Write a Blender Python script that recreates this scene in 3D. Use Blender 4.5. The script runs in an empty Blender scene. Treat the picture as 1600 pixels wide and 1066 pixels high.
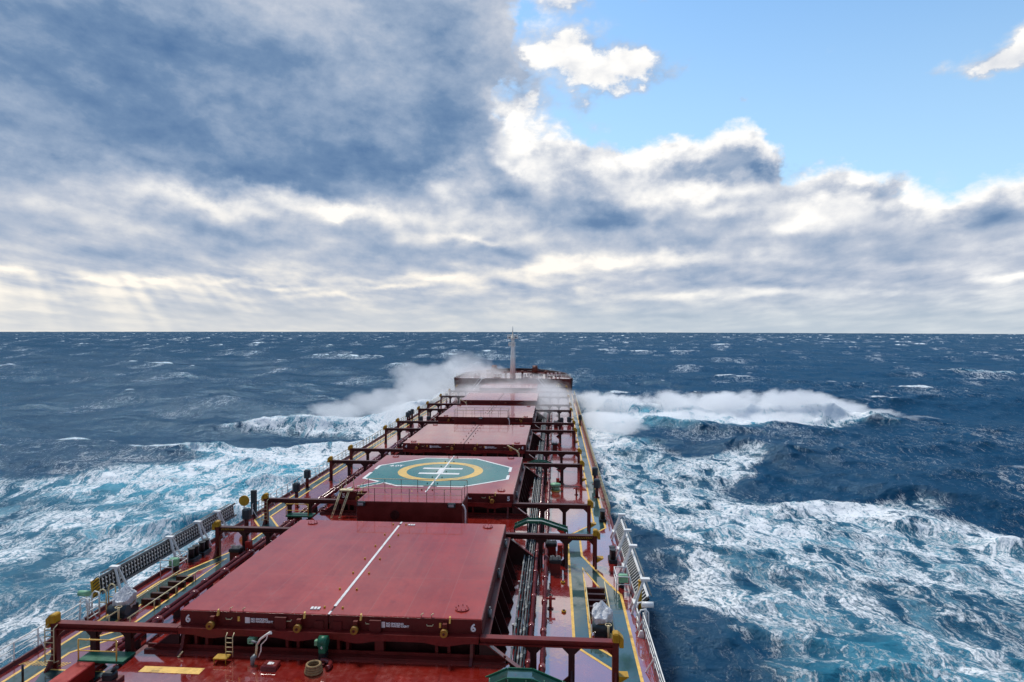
import bpy, bmesh, math, random
import numpy as np
from mathutils import Vector, Matrix

random.seed(7)
SC = bpy.context.scene
COL = SC.collection

# ---------------------------------------------------------------- camera
# ship axes: x to starboard, y forward, z up, z = 0 on the main deck
CAM_POS = (10.96, 0.0, 16.85)
cam_data = bpy.data.cameras.new("camera")
cam_data.sensor_width = 36.0
cam_data.lens = 36.0 * 1000 / 1600
cam_data.clip_start = 0.3
cam_data.clip_end = 30000
cam = bpy.data.objects.new("camera", cam_data)
COL.objects.link(cam)
SC.camera = cam
_yaw, _pit, _rol = (math.radians(a) for a in (3.83, -1.09, -0.13))
_R = (Matrix.Rotation(_yaw, 3, 'Z') @ Matrix.Rotation(_pit, 3, 'X') @ Matrix.Rotation(_rol, 3, 'Y'))
_rt, _fw, _up = _R @ Vector((1, 0, 0)), _R @ Vector((0, 1, 0)), _R @ Vector((0, 0, 1))
cam.matrix_world = Matrix(((_rt.x, _up.x, -_fw.x, CAM_POS[0]), (_rt.y, _up.y, -_fw.y, CAM_POS[1]),
                           (_rt.z, _up.z, -_fw.z, CAM_POS[2]), (0, 0, 0, 1)))

SC.render.engine = 'CYCLES'
SC.cycles.use_denoising = True
SC.cycles.max_bounces = 10
SC.cycles.volume_bounces = 8
SC.cycles.volume_step_rate = 1.0
SC.cycles.caustics_reflective = False
SC.cycles.caustics_refractive = False
SC.view_settings.view_transform = 'Standard'
SC.view_settings.look = 'None'
SC.view_settings.gamma = 1.0
SC.view_settings.use_curve_mapping = False
SC.view_settings.exposure = 0.0

# ---------------------------------------------------------------- node arithmetic
class S:
    """a socket (or number) in a node tree; arithmetic on it makes Math nodes"""
    def __init__(self, t, s): self.t, self.s = t, s
    def _put(self, inp, v):
        if isinstance(v, S): self.t.links.new(v.s, inp)
        else: inp.default_value = v
    def op(self, o, *a, clamp=False):
        n = self.t.nodes.new('ShaderNodeMath'); n.operation = o; n.use_clamp = clamp
        self._put(n.inputs[0], self)
        for i, v in enumerate(a): self._put(n.inputs[i + 1], v)
        return S(self.t, n.outputs[0])
    def __add__(self, b): return self.op('ADD', b)
    __radd__ = __add__
    def __mul__(self, b): return self.op('MULTIPLY', b)
    __rmul__ = __mul__
    def __sub__(self, b): return self.op('SUBTRACT', b)
    def __rsub__(self, b): return (self * -1.0) + b
    def __truediv__(self, b): return self.op('DIVIDE', b)
    def __rtruediv__(self, b): return (self * 0.0 + b).op('DIVIDE', self)
    def __pow__(self, b): return self.op('POWER', b)
    def clamp(self): return self.op('ADD', 0.0, clamp=True)
    def max(self, b): return self.op('MAXIMUM', b)
    def min(self, b): return self.op('MINIMUM', b)
    def abs(self): return self.op('ABSOLUTE')
    def exp(self): return self.op('EXPONENT')
    def step(self, a, b, lo=0.0, hi=1.0):
        n = self.t.nodes.new('ShaderNodeMapRange'); n.interpolation_type = 'SMOOTHSTEP'
        for i, v in zip((0, 1, 2, 3, 4), (self, a, b, lo, hi)): self._put(n.inputs[i], v)
        return S(self.t, n.outputs[0])
    def lin(self, a, b, lo=0.0, hi=1.0):
        n = self.t.nodes.new('ShaderNodeMapRange')
        for i, v in zip((0, 1, 2, 3, 4), (self, a, b, lo, hi)): self._put(n.inputs[i], v)
        return S(self.t, n.outputs[0])

def nvec(t, x, y, z=0.0):
    n = t.nodes.new('ShaderNodeCombineXYZ'); q = S(t, None)
    for i, v in enumerate((x, y, z)): q._put(n.inputs[i], v)
    return S(t, n.outputs[0])
def nsep(t, v):
    n = t.nodes.new('ShaderNodeSeparateXYZ'); t.links.new(v.s, n.inputs[0])
    return [S(t, o) for o in n.outputs]
def nnoise(t, vec, scale, detail=4.0, rough=0.55, dim='3D', dist=0.0, w=None, kind='FBM'):
    n = t.nodes.new('ShaderNodeTexNoise'); n.noise_dimensions = dim
    n.noise_type = kind
    if vec is not None and dim != '1D': t.links.new(vec.s, n.inputs['Vector'])
    if w is not None: S(t, None)._put(n.inputs['W'], w)
    n.inputs['Scale'].default_value = scale; n.inputs['Detail'].default_value = detail
    n.inputs['Roughness'].default_value = rough; n.inputs['Distortion'].default_value = dist
    return S(t, n.outputs['Fac'])
def nramp(t, f, stops, interp='LINEAR'):
    n = t.nodes.new('ShaderNodeValToRGB'); r = n.color_ramp; r.interpolation = interp
    while len(r.elements) > 1: r.elements.remove(r.elements[-1])
    r.elements[0].position = stops[0][0]; r.elements[0].color = tuple(stops[0][1]) + (1,)
    for p, c in stops[1:]:
        e = r.elements.new(p); e.color = tuple(c) + (1,)
    t.links.new(f.s, n.inputs[0])
    return S(t, n.outputs[0])
def nmix(t, f, a, b, mode='MIX'):
    n = t.nodes.new('ShaderNodeMix'); n.data_type = 'RGBA'; n.blend_type = mode
    q = S(t, None); q._put(n.inputs[0], f)
    for i, v in ((6, a), (7, b)):
        q._put(n.inputs[i], v if isinstance(v, S) else tuple(v) + (1,))
    return S(t, n.outputs[2])

# ---------------------------------------------------------------- sky and sun
SUN_AZ, SUN_EL = math.radians(-34), math.radians(56)      # ahead to port, behind the big cloud

def make_world():
    w = bpy.data.worlds.new("World"); SC.world = w; w.use_nodes = True
    t = w.node_tree; t.nodes.clear()
    tc = t.nodes.new('ShaderNodeTexCoord')
    d = S(t, tc.outputs['Generated'])
    dx, dy, dz = nsep(t, d)
    az = dx.op('ARCTAN2', dy)                       # azimuth from the bow
    hor = (dx * dx + dy * dy).op('SQRT').max(0.001)
    el = (dz / hor).max(-0.02)                      # tangent of the elevation
    # cloud layer seen in perspective (flat layer), and a rounder space for the cumulus
    inv = 1.0 / (el + 0.24).max(0.05)
    lg = (el + 0.075).max(0.02).op('LOGARITHM', 2.718) * -1.0
    P = nvec(t, az * inv, lg * 1.45, 0.0)
    Q = nvec(t, az, el * 1.35, 0.0)
    n_flat = nnoise(t, P, 2.5, 8, 0.58, '2D', 0.2)
    n_flat2 = nnoise(t, nvec(t, az * inv + 7.3, lg * 1.3, 0.0), 6.5, 6, 0.6, '2D', 0.3)
    n_round = nnoise(t, Q, 9.0, 8, 0.56, '2D', 0.15)
    n_fine = nnoise(t, Q, 30.0, 6, 0.6, '2D', 0.1)
    n_big = nnoise(t, Q, 3.2, 5, 0.5, '2D', 0.2)
    nw = t.nodes.new('ShaderNodeTexNoise'); nw.noise_dimensions = '2D'
    t.links.new(Q.s, nw.inputs['Vector']); nw.inputs['Scale'].default_value = 7.0
    nw.inputs['Detail'].default_value = 6.0; nw.inputs['Roughness'].default_value = 0.58
    wx, wy, _ = nsep(t, S(t, nw.outputs['Color']))
    low = el.step(0.02, 0.30)
    U = az + (wx - 0.5) * (0.05 + 0.11 * low)
    V = el + (wy - 0.5) * (0.034 + 0.085 * low)
    UV = nvec(t, U, V, 0.0)

    def blob(u, v, ru, rv, wgt):
        a = t.nodes.new('ShaderNodeVectorMath'); a.operation = 'SUBTRACT'
        t.links.new(UV.s, a.inputs[0]); a.inputs[1].default_value = (u, v, 0)
        b = t.nodes.new('ShaderNodeVectorMath'); b.operation = 'MULTIPLY'
        t.links.new(a.outputs[0], b.inputs[0]); b.inputs[1].default_value = (1 / ru, 1 / rv, 0)
        c = t.nodes.new('ShaderNodeVectorMath'); c.operation = 'DOT_PRODUCT'
        t.links.new(b.outputs[0], c.inputs[0]); t.links.new(b.outputs[0], c.inputs[1])
        return (S(t, c.outputs['Value']) * -1.0).exp() * wgt
    def total(lst):
        acc = None
        for b in lst:
            x = blob(*b); acc = x if acc is None else acc + x
        return acc

    # where there is cloud: the bank below its top line, the great dark deck to port, single cumulus
    fc = t.nodes.new('ShaderNodeFloatCurve'); cv = fc.mapping.curves[0]
    top = TOP_LINE
    pts = [((u + 0.8) / 1.6, v) for u, v in top]
    cv.points[0].location = (0, pts[0][1]); cv.points[1].location = (1, pts[-1][1])
    for p in pts: cv.points.new(*p)
    fc.mapping.update()
    t.links.new(((U + 0.8) / 1.6).s, fc.inputs['Value'])
    bank = S(t, fc.outputs[0]) - V                                   # > 0 inside the bank
    bank = bank + (n_fine - 0.5) * 0.035
    bank_m = bank.step(-0.012, 0.016)
    deck_m = (total(DECK) + (n_fine - 0.5) * 0.22).step(0.40, 0.58)
    cum = total(CUMULUS) + (n_round - 0.5) * 1.15 + (n_fine - 0.5) * 0.55
    cum_m = cum.step(0.20, 1.0)
    cover = bank_m.max(deck_m).max(cum_m)
    # brightness of the cloud
    lum = 0.645 + total(LIGHT) * (0.45 + n_flat * 1.1) + total(DARK) * (0.4 + n_flat2 * 1.0)
    lum = lum + (n_flat - 0.5) * el.step(0.0, 0.25, 0.60, 0.24) + (n_round - 0.5) * el.step(0.05, 0.3, 0.22, 0.50) * (1.0 - deck_m * 0.25)
    lum = lum + (n_flat2 - 0.5) * el.step(0.02, 0.2, 0.36, 0.10) + (n_big - 0.5) * (0.30 - deck_m * 0.16)
    lum = lum + (n_fine - 0.5) * el.step(0.03, 0.2, 0.14, 0.36) * (1.0 - deck_m * 0.25)
    # tops catch the light, bases stay dark: density here against density a little higher up
    lo_r = nnoise(t, Q, 8.0, 2.5, 0.5, '2D', 0.2)
    up_r = nnoise(t, nvec(t, az + 0.006, el * 1.35 + 0.026, 0.0), 8.0, 2.5, 0.5, '2D', 0.2)
    lo_f = nnoise(t, P, 2.3, 2.5, 0.5, '2D', 0.2)
    up_f = nnoise(t, nvec(t, az * inv + 0.02, lg * 1.45 - 0.09, 0.0), 2.3, 2.5, 0.5, '2D', 0.2)
    lum = lum + (lo_r - up_r) * el.step(0.05, 0.2, 0.15, 0.85) * (1.0 - deck_m * 0.7) + (lo_f - up_f) * el.step(0.0, 0.3, 0.75, 0.25)
    n_bil = nnoise(t, nvec(t, az + (wx - 0.5) * 0.12, el * 1.7 + (wy - 0.5) * 0.12, 0.0), 8.0, 5, 0.55, '2D')
    lum = lum - 0.015 - deck_m * 0.12 - ((n_bil - 0.5).abs() * 3.2 - 0.32) * (deck_m * 0.02 + el.step(0.08, 0.2) * 0.09)
    rim = bank.step(-0.03, 0.004) * (1.0 - bank.step(0.004, 0.085)) * (1.0 - deck_m)
    lum = lum + rim * az.step(-0.2, 0.05) * (n_round.step(0.36, 0.62) * 0.42 + 0.06)
    lum = lum.max(cum_m * (1.0 - deck_m) * (1.0 - bank_m) * (0.90 + (lo_r - up_r) * 0.8 + 0.04 + (n_round - 0.5) * 0.4 + (n_fine - 0.5) * 0.3))
    # shafts of light under the low cloud to port
    th = (az + 0.78) / (0.34 - el).max(0.02)
    ray = nnoise(t, None, 1.0, 3, 0.6, '1D', w=th * 3.0).step(0.38, 0.66)
    ray = ray * (1.0 - el.step(0.05, 0.095)) * (1.0 - az.step(-0.58, -0.28))
    lum = lum + (ray - 0.25 * (1.0 - el.step(0.05, 0.095)) * (1.0 - az.step(-0.58, -0.28))) * 0.40
    astern = az.abs().step(1.1, 1.9)                # unseen grey overcast, added astern and overhead to dim and neutralise the ambient light
    high = el.step(0.62, 0.95)
    cover = cover.max(high * 0.85).max(astern)
    lum = lum * (1.0 - high * 0.5) * (1.0 - astern * 0.45)
    cloud = nramp(t, lum.clamp(), [(0.0, (0.095, 0.19, 0.37)), (0.22, (0.17, 0.275, 0.45)), (0.42, (0.32, 0.415, 0.57)),
                                   (0.62, (0.53, 0.585, 0.69)), (0.80, (0.78, 0.80, 0.84)), (1.0, (1.05, 1.03, 1.0))])
    warm = (1.0 - el.step(0.03, 0.26)) * az.step(0.5, -0.2)
    cloud = nmix(t, warm * lum.step(0.45, 0.95), cloud, nmix(t, 1.0, cloud, (1.04, 0.985, 0.90), 'MULTIPLY'))
    # low air along the horizon
    hz = 1.0 - el.step(0.0, 0.075)
    cloud = nmix(t, hz * 0.72, cloud, nmix(t, az.step(-0.5, 0.35), (0.72, 0.73, 0.73), (0.56, 0.64, 0.70)))

    sky = t.nodes.new('ShaderNodeTexSky'); sky.sky_type = 'NISHITA'; sky.sun_disc = False
    sky.sun_elevation = SUN_EL; sky.sun_rotation = SUN_AZ
    sky.air_density = 1.0; sky.dust_density = 0.6; sky.ozone_density = 1.6
    bg1 = t.nodes.new('ShaderNodeBackground'); bg1.inputs[1].default_value = 0.15
    blue = (nmix(t, 1.0, S(t, sky.outputs[0]), (0.84, 1.12, 1.22), 'MULTIPLY'))
    t.links.new(nmix(t, el.step(0.62, 0.12, 0.0, 0.42), blue, (4.3, 5.7, 6.5)).s, bg1.inputs[0])
    bg2 = t.nodes.new('ShaderNodeBackground'); bg2.inputs[1].default_value = 1.0
    t.links.new(cloud.s, bg2.inputs[0])
    mx = t.nodes.new('ShaderNodeMixShader')
    # cover takes in the added overcast overhead and astern, which stays out of view
    t.links.new(cover.s, mx.inputs[0]); t.links.new(bg1.outputs[0], mx.inputs[1]); t.links.new(bg2.outputs[0], mx.inputs[2])
    out = t.nodes.new('ShaderNodeOutputWorld'); t.links.new(mx.outputs[0], out.inputs[0])
    w.cycles.sampling_method = 'MANUAL'; w.cycles.sample_map_resolution = 1024
# cloud patches: azimuth, tangent of elevation, their radii, weight
TOP_LINE = [(-0.796, 0.334), (-0.528, 0.367), (-0.167, 0.359), (-0.078, 0.322), (-0.028, 0.307), (0.012, 0.326), (0.046, 0.281), (0.09, 0.281), (0.129, 0.285), (0.176, 0.29), (0.222, 0.285), (0.267, 0.29), (0.307, 0.266), (0.341, 0.231), (0.394, 0.236), (0.456, 0.213), (0.507, 0.188), (0.541, 0.181), (0.58, 0.192), (0.617, 0.196), (0.716, 0.181)]
DECK = [(-0.674, 0.336, 0.255, 0.154, 0.9), (-0.428, 0.365, 0.281, 0.166, 0.9), (-0.245, 0.384, 0.167, 0.156, 0.75), (-0.167, 0.447, 0.089, 0.108, 0.5), (-0.849, 0.255, 0.174, 0.183, 0.9), (-0.338, 0.678, 0.319, 0.226, 0.9), (-0.735, 0.628, 0.379, 0.23, 0.9)]
CUMULUS = [(-0.018, 0.438, 0.057, 0.039, 0.8), (0.031, 0.419, 0.059, 0.037, 0.75), (0.09, 0.401, 0.059, 0.031, 0.8), (0.138, 0.391, 0.04, 0.023, 0.7), (0.036, 0.379, 0.039, 0.022, 0.55), (0.001, 0.503, 0.03, 0.02, 0.8), (0.582, 0.333, 0.046, 0.027, 0.85), (0.621, 0.341, 0.046, 0.037, 0.8), (0.553, 0.321, 0.032, 0.013, 0.5), (0.283, 0.331, 0.012, 0.009, 0.4), (-0.063, 0.334, 0.05, 0.034, 0.85), (0.012, 0.306, 0.043, 0.034, 0.8), (-0.033, 0.287, 0.05, 0.03, 0.7), (-0.068, 0.381, 0.03, 0.039, 0.5), (0.128, 0.492, 0.038, 0.01, 0.4)]
LIGHT = [(-0.654, 0.316, 0.042, 0.033, 0.14), (-0.301, 0.437, 0.105, 0.057, 0.14), (-0.375, 0.465, 0.074, 0.037, 0.08), (-0.225, 0.366, 0.059, 0.049, 0.06), (-0.108, 0.469, 0.04, 0.049, 0.1), (-0.683, 0.181, 0.107, 0.024, 0.16), (-0.505, 0.172, 0.147, 0.014, 0.28), (-0.335, 0.178, 0.036, 0.012, 0.6), (-0.176, 0.233, 0.044, 0.024, 0.34), (-0.264, 0.174, 0.058, 0.012, 0.2), (-0.385, 0.197, 0.055, 0.009, 0.2), (-0.729, 0.071, 0.032, 0.004, 0.26), (-0.621, 0.062, 0.044, 0.003, 0.22), (-0.565, 0.071, 0.031, 0.004, 0.28), (-0.473, 0.066, 0.06, 0.005, 0.28), (-0.403, 0.057, 0.054, 0.004, 0.22), (-0.167, 0.076, 0.1, 0.006, 0.3), (-0.245, 0.066, 0.059, 0.004, 0.3), (-0.34, 0.045, 0.047, 0.004, 0.2), (-0.067, 0.089, 0.06, 0.008, 0.25), (-0.704, 0.021, 0.026, 0.002, 0.2), (0.115, 0.259, 0.066, 0.025, 0.42), (0.185, 0.288, 0.055, 0.011, 0.3), (0.267, 0.284, 0.035, 0.009, 0.3), (0.012, 0.311, 0.049, 0.022, 0.3), (-0.056, 0.332, 0.036, 0.026, 0.3), (-0.077, 0.267, 0.04, 0.01, 0.25), (0.129, 0.217, 0.094, 0.016, 0.36), (0.042, 0.242, 0.029, 0.016, 0.3), (0.241, 0.204, 0.053, 0.013, 0.3), (0.379, 0.162, 0.048, 0.018, 0.32), (0.355, 0.141, 0.025, 0.009, 0.2), (0.37, 0.228, 0.032, 0.011, 0.3), (0.072, 0.106, 0.106, 0.008, 0.32), (-0.007, 0.094, 0.059, 0.009, 0.3), (0.187, 0.099, 0.055, 0.008, 0.26), (0.58, 0.195, 0.037, 0.01, 0.25), (0.582, 0.068, 0.037, 0.005, 0.3), (0.435, 0.05, 0.052, 0.005, 0.25), (0.313, 0.056, 0.051, 0.005, 0.2), (0.187, 0.051, 0.055, 0.005, 0.2), (0.507, 0.172, 0.08, 0.007, 0.12), (0.268, 0.174, 0.035, 0.009, 0.2), (-0.137, 0.133, 0.05, 0.006, 0.2)]
DARK = [(-0.177, 0.437, 0.099, 0.068, -0.16), (-0.127, 0.341, 0.06, 0.059, -0.12), (-0.264, 0.46, 0.077, 0.048, -0.08), (-0.529, 0.212, 0.091, 0.021, -0.22), (-0.403, 0.214, 0.11, 0.017, -0.2), (-0.662, 0.228, 0.086, 0.016, -0.14), (-0.264, 0.245, 0.087, 0.021, -0.16), (-0.701, 0.345, 0.082, 0.072, -0.1), (-0.428, 0.42, 0.062, 0.055, -0.08), (-0.661, 0.372, 0.198, 0.09, -0.24), (-0.504, 0.353, 0.231, 0.107, -0.16), (-0.567, 0.394, 0.071, 0.043, -0.1), (-0.641, 0.29, 0.066, 0.033, -0.12), (-0.504, 0.277, 0.111, 0.04, -0.12), (-0.376, 0.245, 0.229, 0.04, -0.2), (-0.176, 0.295, 0.089, 0.044, -0.18), (-0.283, 0.304, 0.116, 0.058, -0.1), (-0.739, 0.243, 0.105, 0.047, -0.06), (-0.167, 0.399, 0.109, 0.108, -0.1), (-0.375, 0.362, 0.112, 0.066, -0.06), (-0.245, 0.18, 0.039, 0.014, -0.1), (-0.225, 0.112, 0.148, 0.013, -0.22), (-0.077, 0.112, 0.06, 0.012, -0.2), (-0.464, 0.118, 0.124, 0.013, -0.12), (-0.642, 0.094, 0.121, 0.008, -0.08), (-0.606, 0.131, 0.16, 0.012, -0.05), (-0.302, 0.139, 0.096, 0.014, -0.12), (0.241, 0.24, 0.096, 0.016, -0.34), (0.303, 0.244, 0.051, 0.013, -0.24), (-0.018, 0.208, 0.094, 0.034, -0.24), (0.062, 0.177, 0.068, 0.022, -0.18), (-0.067, 0.228, 0.06, 0.026, -0.16), (0.418, 0.193, 0.089, 0.011, -0.26), (0.214, 0.156, 0.132, 0.019, -0.2), (0.139, 0.133, 0.112, 0.012, -0.16), (0.091, 0.16, 0.077, 0.016, -0.14), (0.346, 0.119, 0.155, 0.013, -0.14), (0.508, 0.097, 0.104, 0.01, -0.14), (0.528, 0.145, 0.078, 0.013, -0.1), (-0.077, 0.096, 0.05, 0.008, -0.2), (0.396, 0.067, 0.12, 0.005, -0.1), (0.581, 0.148, 0.049, 0.011, -0.14)]

make_world()
sun_data = bpy.data.lights.new('sun', 'SUN'); sun_data.energy = 3.0; sun_data.angle = math.radians(10); sun_data.color = (1.0, 0.95, 0.87)
sun = bpy.data.objects.new('sun', sun_data); COL.objects.link(sun)
_sd = Vector((math.sin(SUN_AZ) * math.cos(SUN_EL), math.cos(SUN_AZ) * math.cos(SUN_EL), math.sin(SUN_EL)))
sun.rotation_euler = _sd.to_track_quat('Z', 'Y').to_euler(); sun.location = (-60, 90, 80)

# ---------------------------------------------------------------- sea
SEA_Z = -5.6
_rng = np.random.default_rng(11)

def wave_tile(L, N, lam_lo, lam_hi, hs, wind, spread, chop, peak):
    """one periodic patch of wind sea: height, sideways shift, and squeeze (Jacobian)"""
    k1 = np.fft.fftfreq(N, L / N) * 2 * np.pi
    kx, ky = np.meshgrid(k1, k1, indexing='ij')
    k = np.hypot(kx, ky); k[0, 0] = 1e-6
    c = (kx * wind[0] + ky * wind[1]) / k
    kp = 2 * np.pi / peak
    sp = np.exp(-1.25 * (kp / k) ** 2) / k ** 4 * (0.04 + np.where(c > 0, np.abs(c), 0.25 * np.abs(c)) ** spread)
    lam = 2 * np.pi / k
    sp *= (lam > lam_lo) * (lam < lam_hi); sp[0, 0] = 0
    A = np.sqrt(sp) * (_rng.normal(size=(N, N)) + 1j * _rng.normal(size=(N, N)))
    h = np.fft.ifft2(A).real; s = hs / 4 / h.std(); A = A * s
    h = np.fft.ifft2(A).real
    dx = np.fft.ifft2(1j * A * kx / k).real * chop; dy = np.fft.ifft2(1j * A * ky / k).real * chop
    d = L / N
    jxx = 1 + (np.roll(dx, -1, 0) - np.roll(dx, 1, 0)) / (2 * d); jyy = 1 + (np.roll(dy, -1, 1) - np.roll(dy, 1, 1)) / (2 * d)
    jxy = (np.roll(dx, -1, 1) - np.roll(dx, 1, 1)) / (2 * d)
    return np.stack([h, dx, dy, jxx * jyy - jxy ** 2], -1), L

def sample(tile, x, y):
    T, L = tile; N = T.shape[0]
    u = x / L * N; v = y / L * N
    i = np.floor(u).astype(int); j = np.floor(v).astype(int); fu = (u - i)[..., None]; fv = (v - j)[..., None]
    i0, i1, j0, j1 = i % N, (i + 1) % N, j % N, (j + 1) % N
    return T[i0, j0] * (1 - fu) * (1 - fv) + T[i1, j0] * fu * (1 - fv) + T[i0, j1] * (1 - fu) * fv + T[i1, j1] * fu * fv

def sample_turned(tile, x, y, ang, sc=1.0):
    c, s = math.cos(ang), math.sin(ang)
    r = sample(tile, (c * x + s * y) * sc, (-s * x + c * y) * sc)
    o = r.copy(); o[..., 1] = c * r[..., 1] - s * r[..., 2]; o[..., 2] = s * r[..., 1] + c * r[..., 2]
    o[..., :3] /= sc
    return o

# foam fields, metres on the water: (strength, outline)
WASH = [
    (0.98, [(15, 186), (30, 165), (60, 164), (86, 162), (93, 158), (80, 153), (62, 147), (45, 140), (30, 147), (27, 136), (24, 120), (20, 95), (15, 92)]),
    (0.70, [(15, 150), (28, 138), (30, 122), (36, 112), (46, 120), (49, 108), (40, 100), (35, 95), (40, 92), (49, 85), (56, 86), (61, 88), (66, 78), (78, 66), (80, 58), (60, 54), (40, 58), (28, 64), (20, 72), (15, 88)]),
    (0.92, [(17, 96), (30, 90), (41, 88), (57, 87), (64, 77), (72, 66), (66, 64), (56, 76), (42, 80), (28, 84), (17, 88)]),
    (0.60, [(20, 70), (28, 64), (60, 56), (90, 60), (110, 40), (90, 10), (25, 10), (23, 46), (21, 58)]),
    (0.95, [(-74, 144), (-58, 146), (-42, 148), (-28, 154), (-15, 182), (-15, 134), (-30, 133), (-46, 136), (-60, 138)]),
    (0.96, [(-50, 106), (-42, 114), (-36, 118), (-25, 127), (-15, 142), (-15, 92), (-28, 96), (-40, 101)]),
    (0.76, [(-84, 84), (-66, 86), (-56, 86), (-46, 101), (-27, 114), (-15, 118), (-15, 58), (-28, 70), (-45, 75), (-84, 76)]),
    (0.64, [(-84, 76), (-45, 75), (-28, 70), (-15, 58), (-15, 46), (-34, 52), (-60, 60), (-90, 62)]),
    (0.50, [(-15, 46), (-34, 52), (-60, 60), (-90, 62), (-90, 10), (-15, 10)]),
    (0.55, [(206, 352), (232, 338), (285, 352), (300, 366), (240, 358)]),
]
CALM = [(0.72, [(15, 72), (18, 66), (20, 60), (21, 52), (22, 44), (22, 10), (15, 10)]),
        (0.55, [(27, 136), (46, 131), (49, 121), (36, 113), (30, 122)]),
        (0.6, [(-46, 133), (-22, 131), (-26, 126), (-44, 117)])]
RIDGES = [  # heights in metres along a crest line, width ahead, width astern
    ([(12, 190, 2.0), (20, 176, 3.2), (32, 165, 3.4), (47, 162, 3.2), (56, 161, 3.5), (66, 161, 3.4), (74, 161, 3.6), (82, 160, 2.9), (94, 158, 1.8), (118, 150, 0.9)], 6.5, 5.0),
    ([(24, 150, 0.8), (31, 146, 1.8), (38, 143, 1.6), (47, 134, 0.8)], 4.0, 2.2),
    ([(36, 118, 0.3), (44, 121, 1.8), (50, 112, 1.4), (50, 104, 0.4)], 4.0, 2.2),
    ([(46, 98, 0.4), (58, 90, 1.2), (72, 86, 0.4)], 5.0, 3.0),
    ([(-12, 190, 3.0), (-18, 170, 4.4), (-26, 154, 3.6), (-36, 147, 2.2), (-45, 147, 2.8), (-58, 145, 2.2), (-72, 143, 0.6)], 6.0, 4.0),
    ([(-50, 105, 0.6), (-42, 112, 1.8), (-32, 119, 1.8), (-20, 130, 1.2)], 4.5, 3.0),
    ([(-38, 64, 0.3), (-31, 68, 1.5), (-25, 71, 1.6), (-20, 74, 0.5)], 3.0, 1.6),
    ([(-34, 84, 0.2), (-28, 88, 1.3), (-23, 90, 0.6)], 3.0, 1.6),
    ([(200, 350, .5), (232, 345, 2.2), (270, 352, 2.2), (300, 362, .6)], 9.0, 5.0),
]
def inside(px, py, poly):
    r = np.zeros(px.shape, bool); n = len(poly)
    for i in range(n):
        (x0, y0), (x1, y1) = poly[i], poly[(i + 1) % n]
        if y0 == y1: continue
        r ^= ((y0 > py) != (y1 > py)) & (px < (x1 - x0) * (py - y0) / (y1 - y0) + x0)
    return r
def soft(a, sig):
    f0 = np.fft.fftfreq(a.shape[0])[:, None]; f1 = np.fft.fftfreq(a.shape[1])[None, :]
    return np.fft.ifft2(np.fft.fft2(a) * np.exp(-2 * (np.pi * sig) ** 2 * (f0 ** 2 + f1 ** 2))).real
def lookup(a, x, y, x0, y0):
    u = np.clip(x - x0, 0, a.shape[0] - 1.01); v = np.clip(y - y0, 0, a.shape[1] - 1.01)
    i = u.astype(int); j = v.astype(int); fu = u - i; fv = v - j
    return a[i, j] * (1 - fu) * (1 - fv) + a[i + 1, j] * fu * (1 - fv) + a[i, j + 1] * (1 - fu) * fv + a[i + 1, j + 1] * fu * fv

def smooth(a, lo, hi):
    q = np.clip((a - lo) / (hi - lo), 0, 1); return q * q * (3 - 2 * q)

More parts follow.
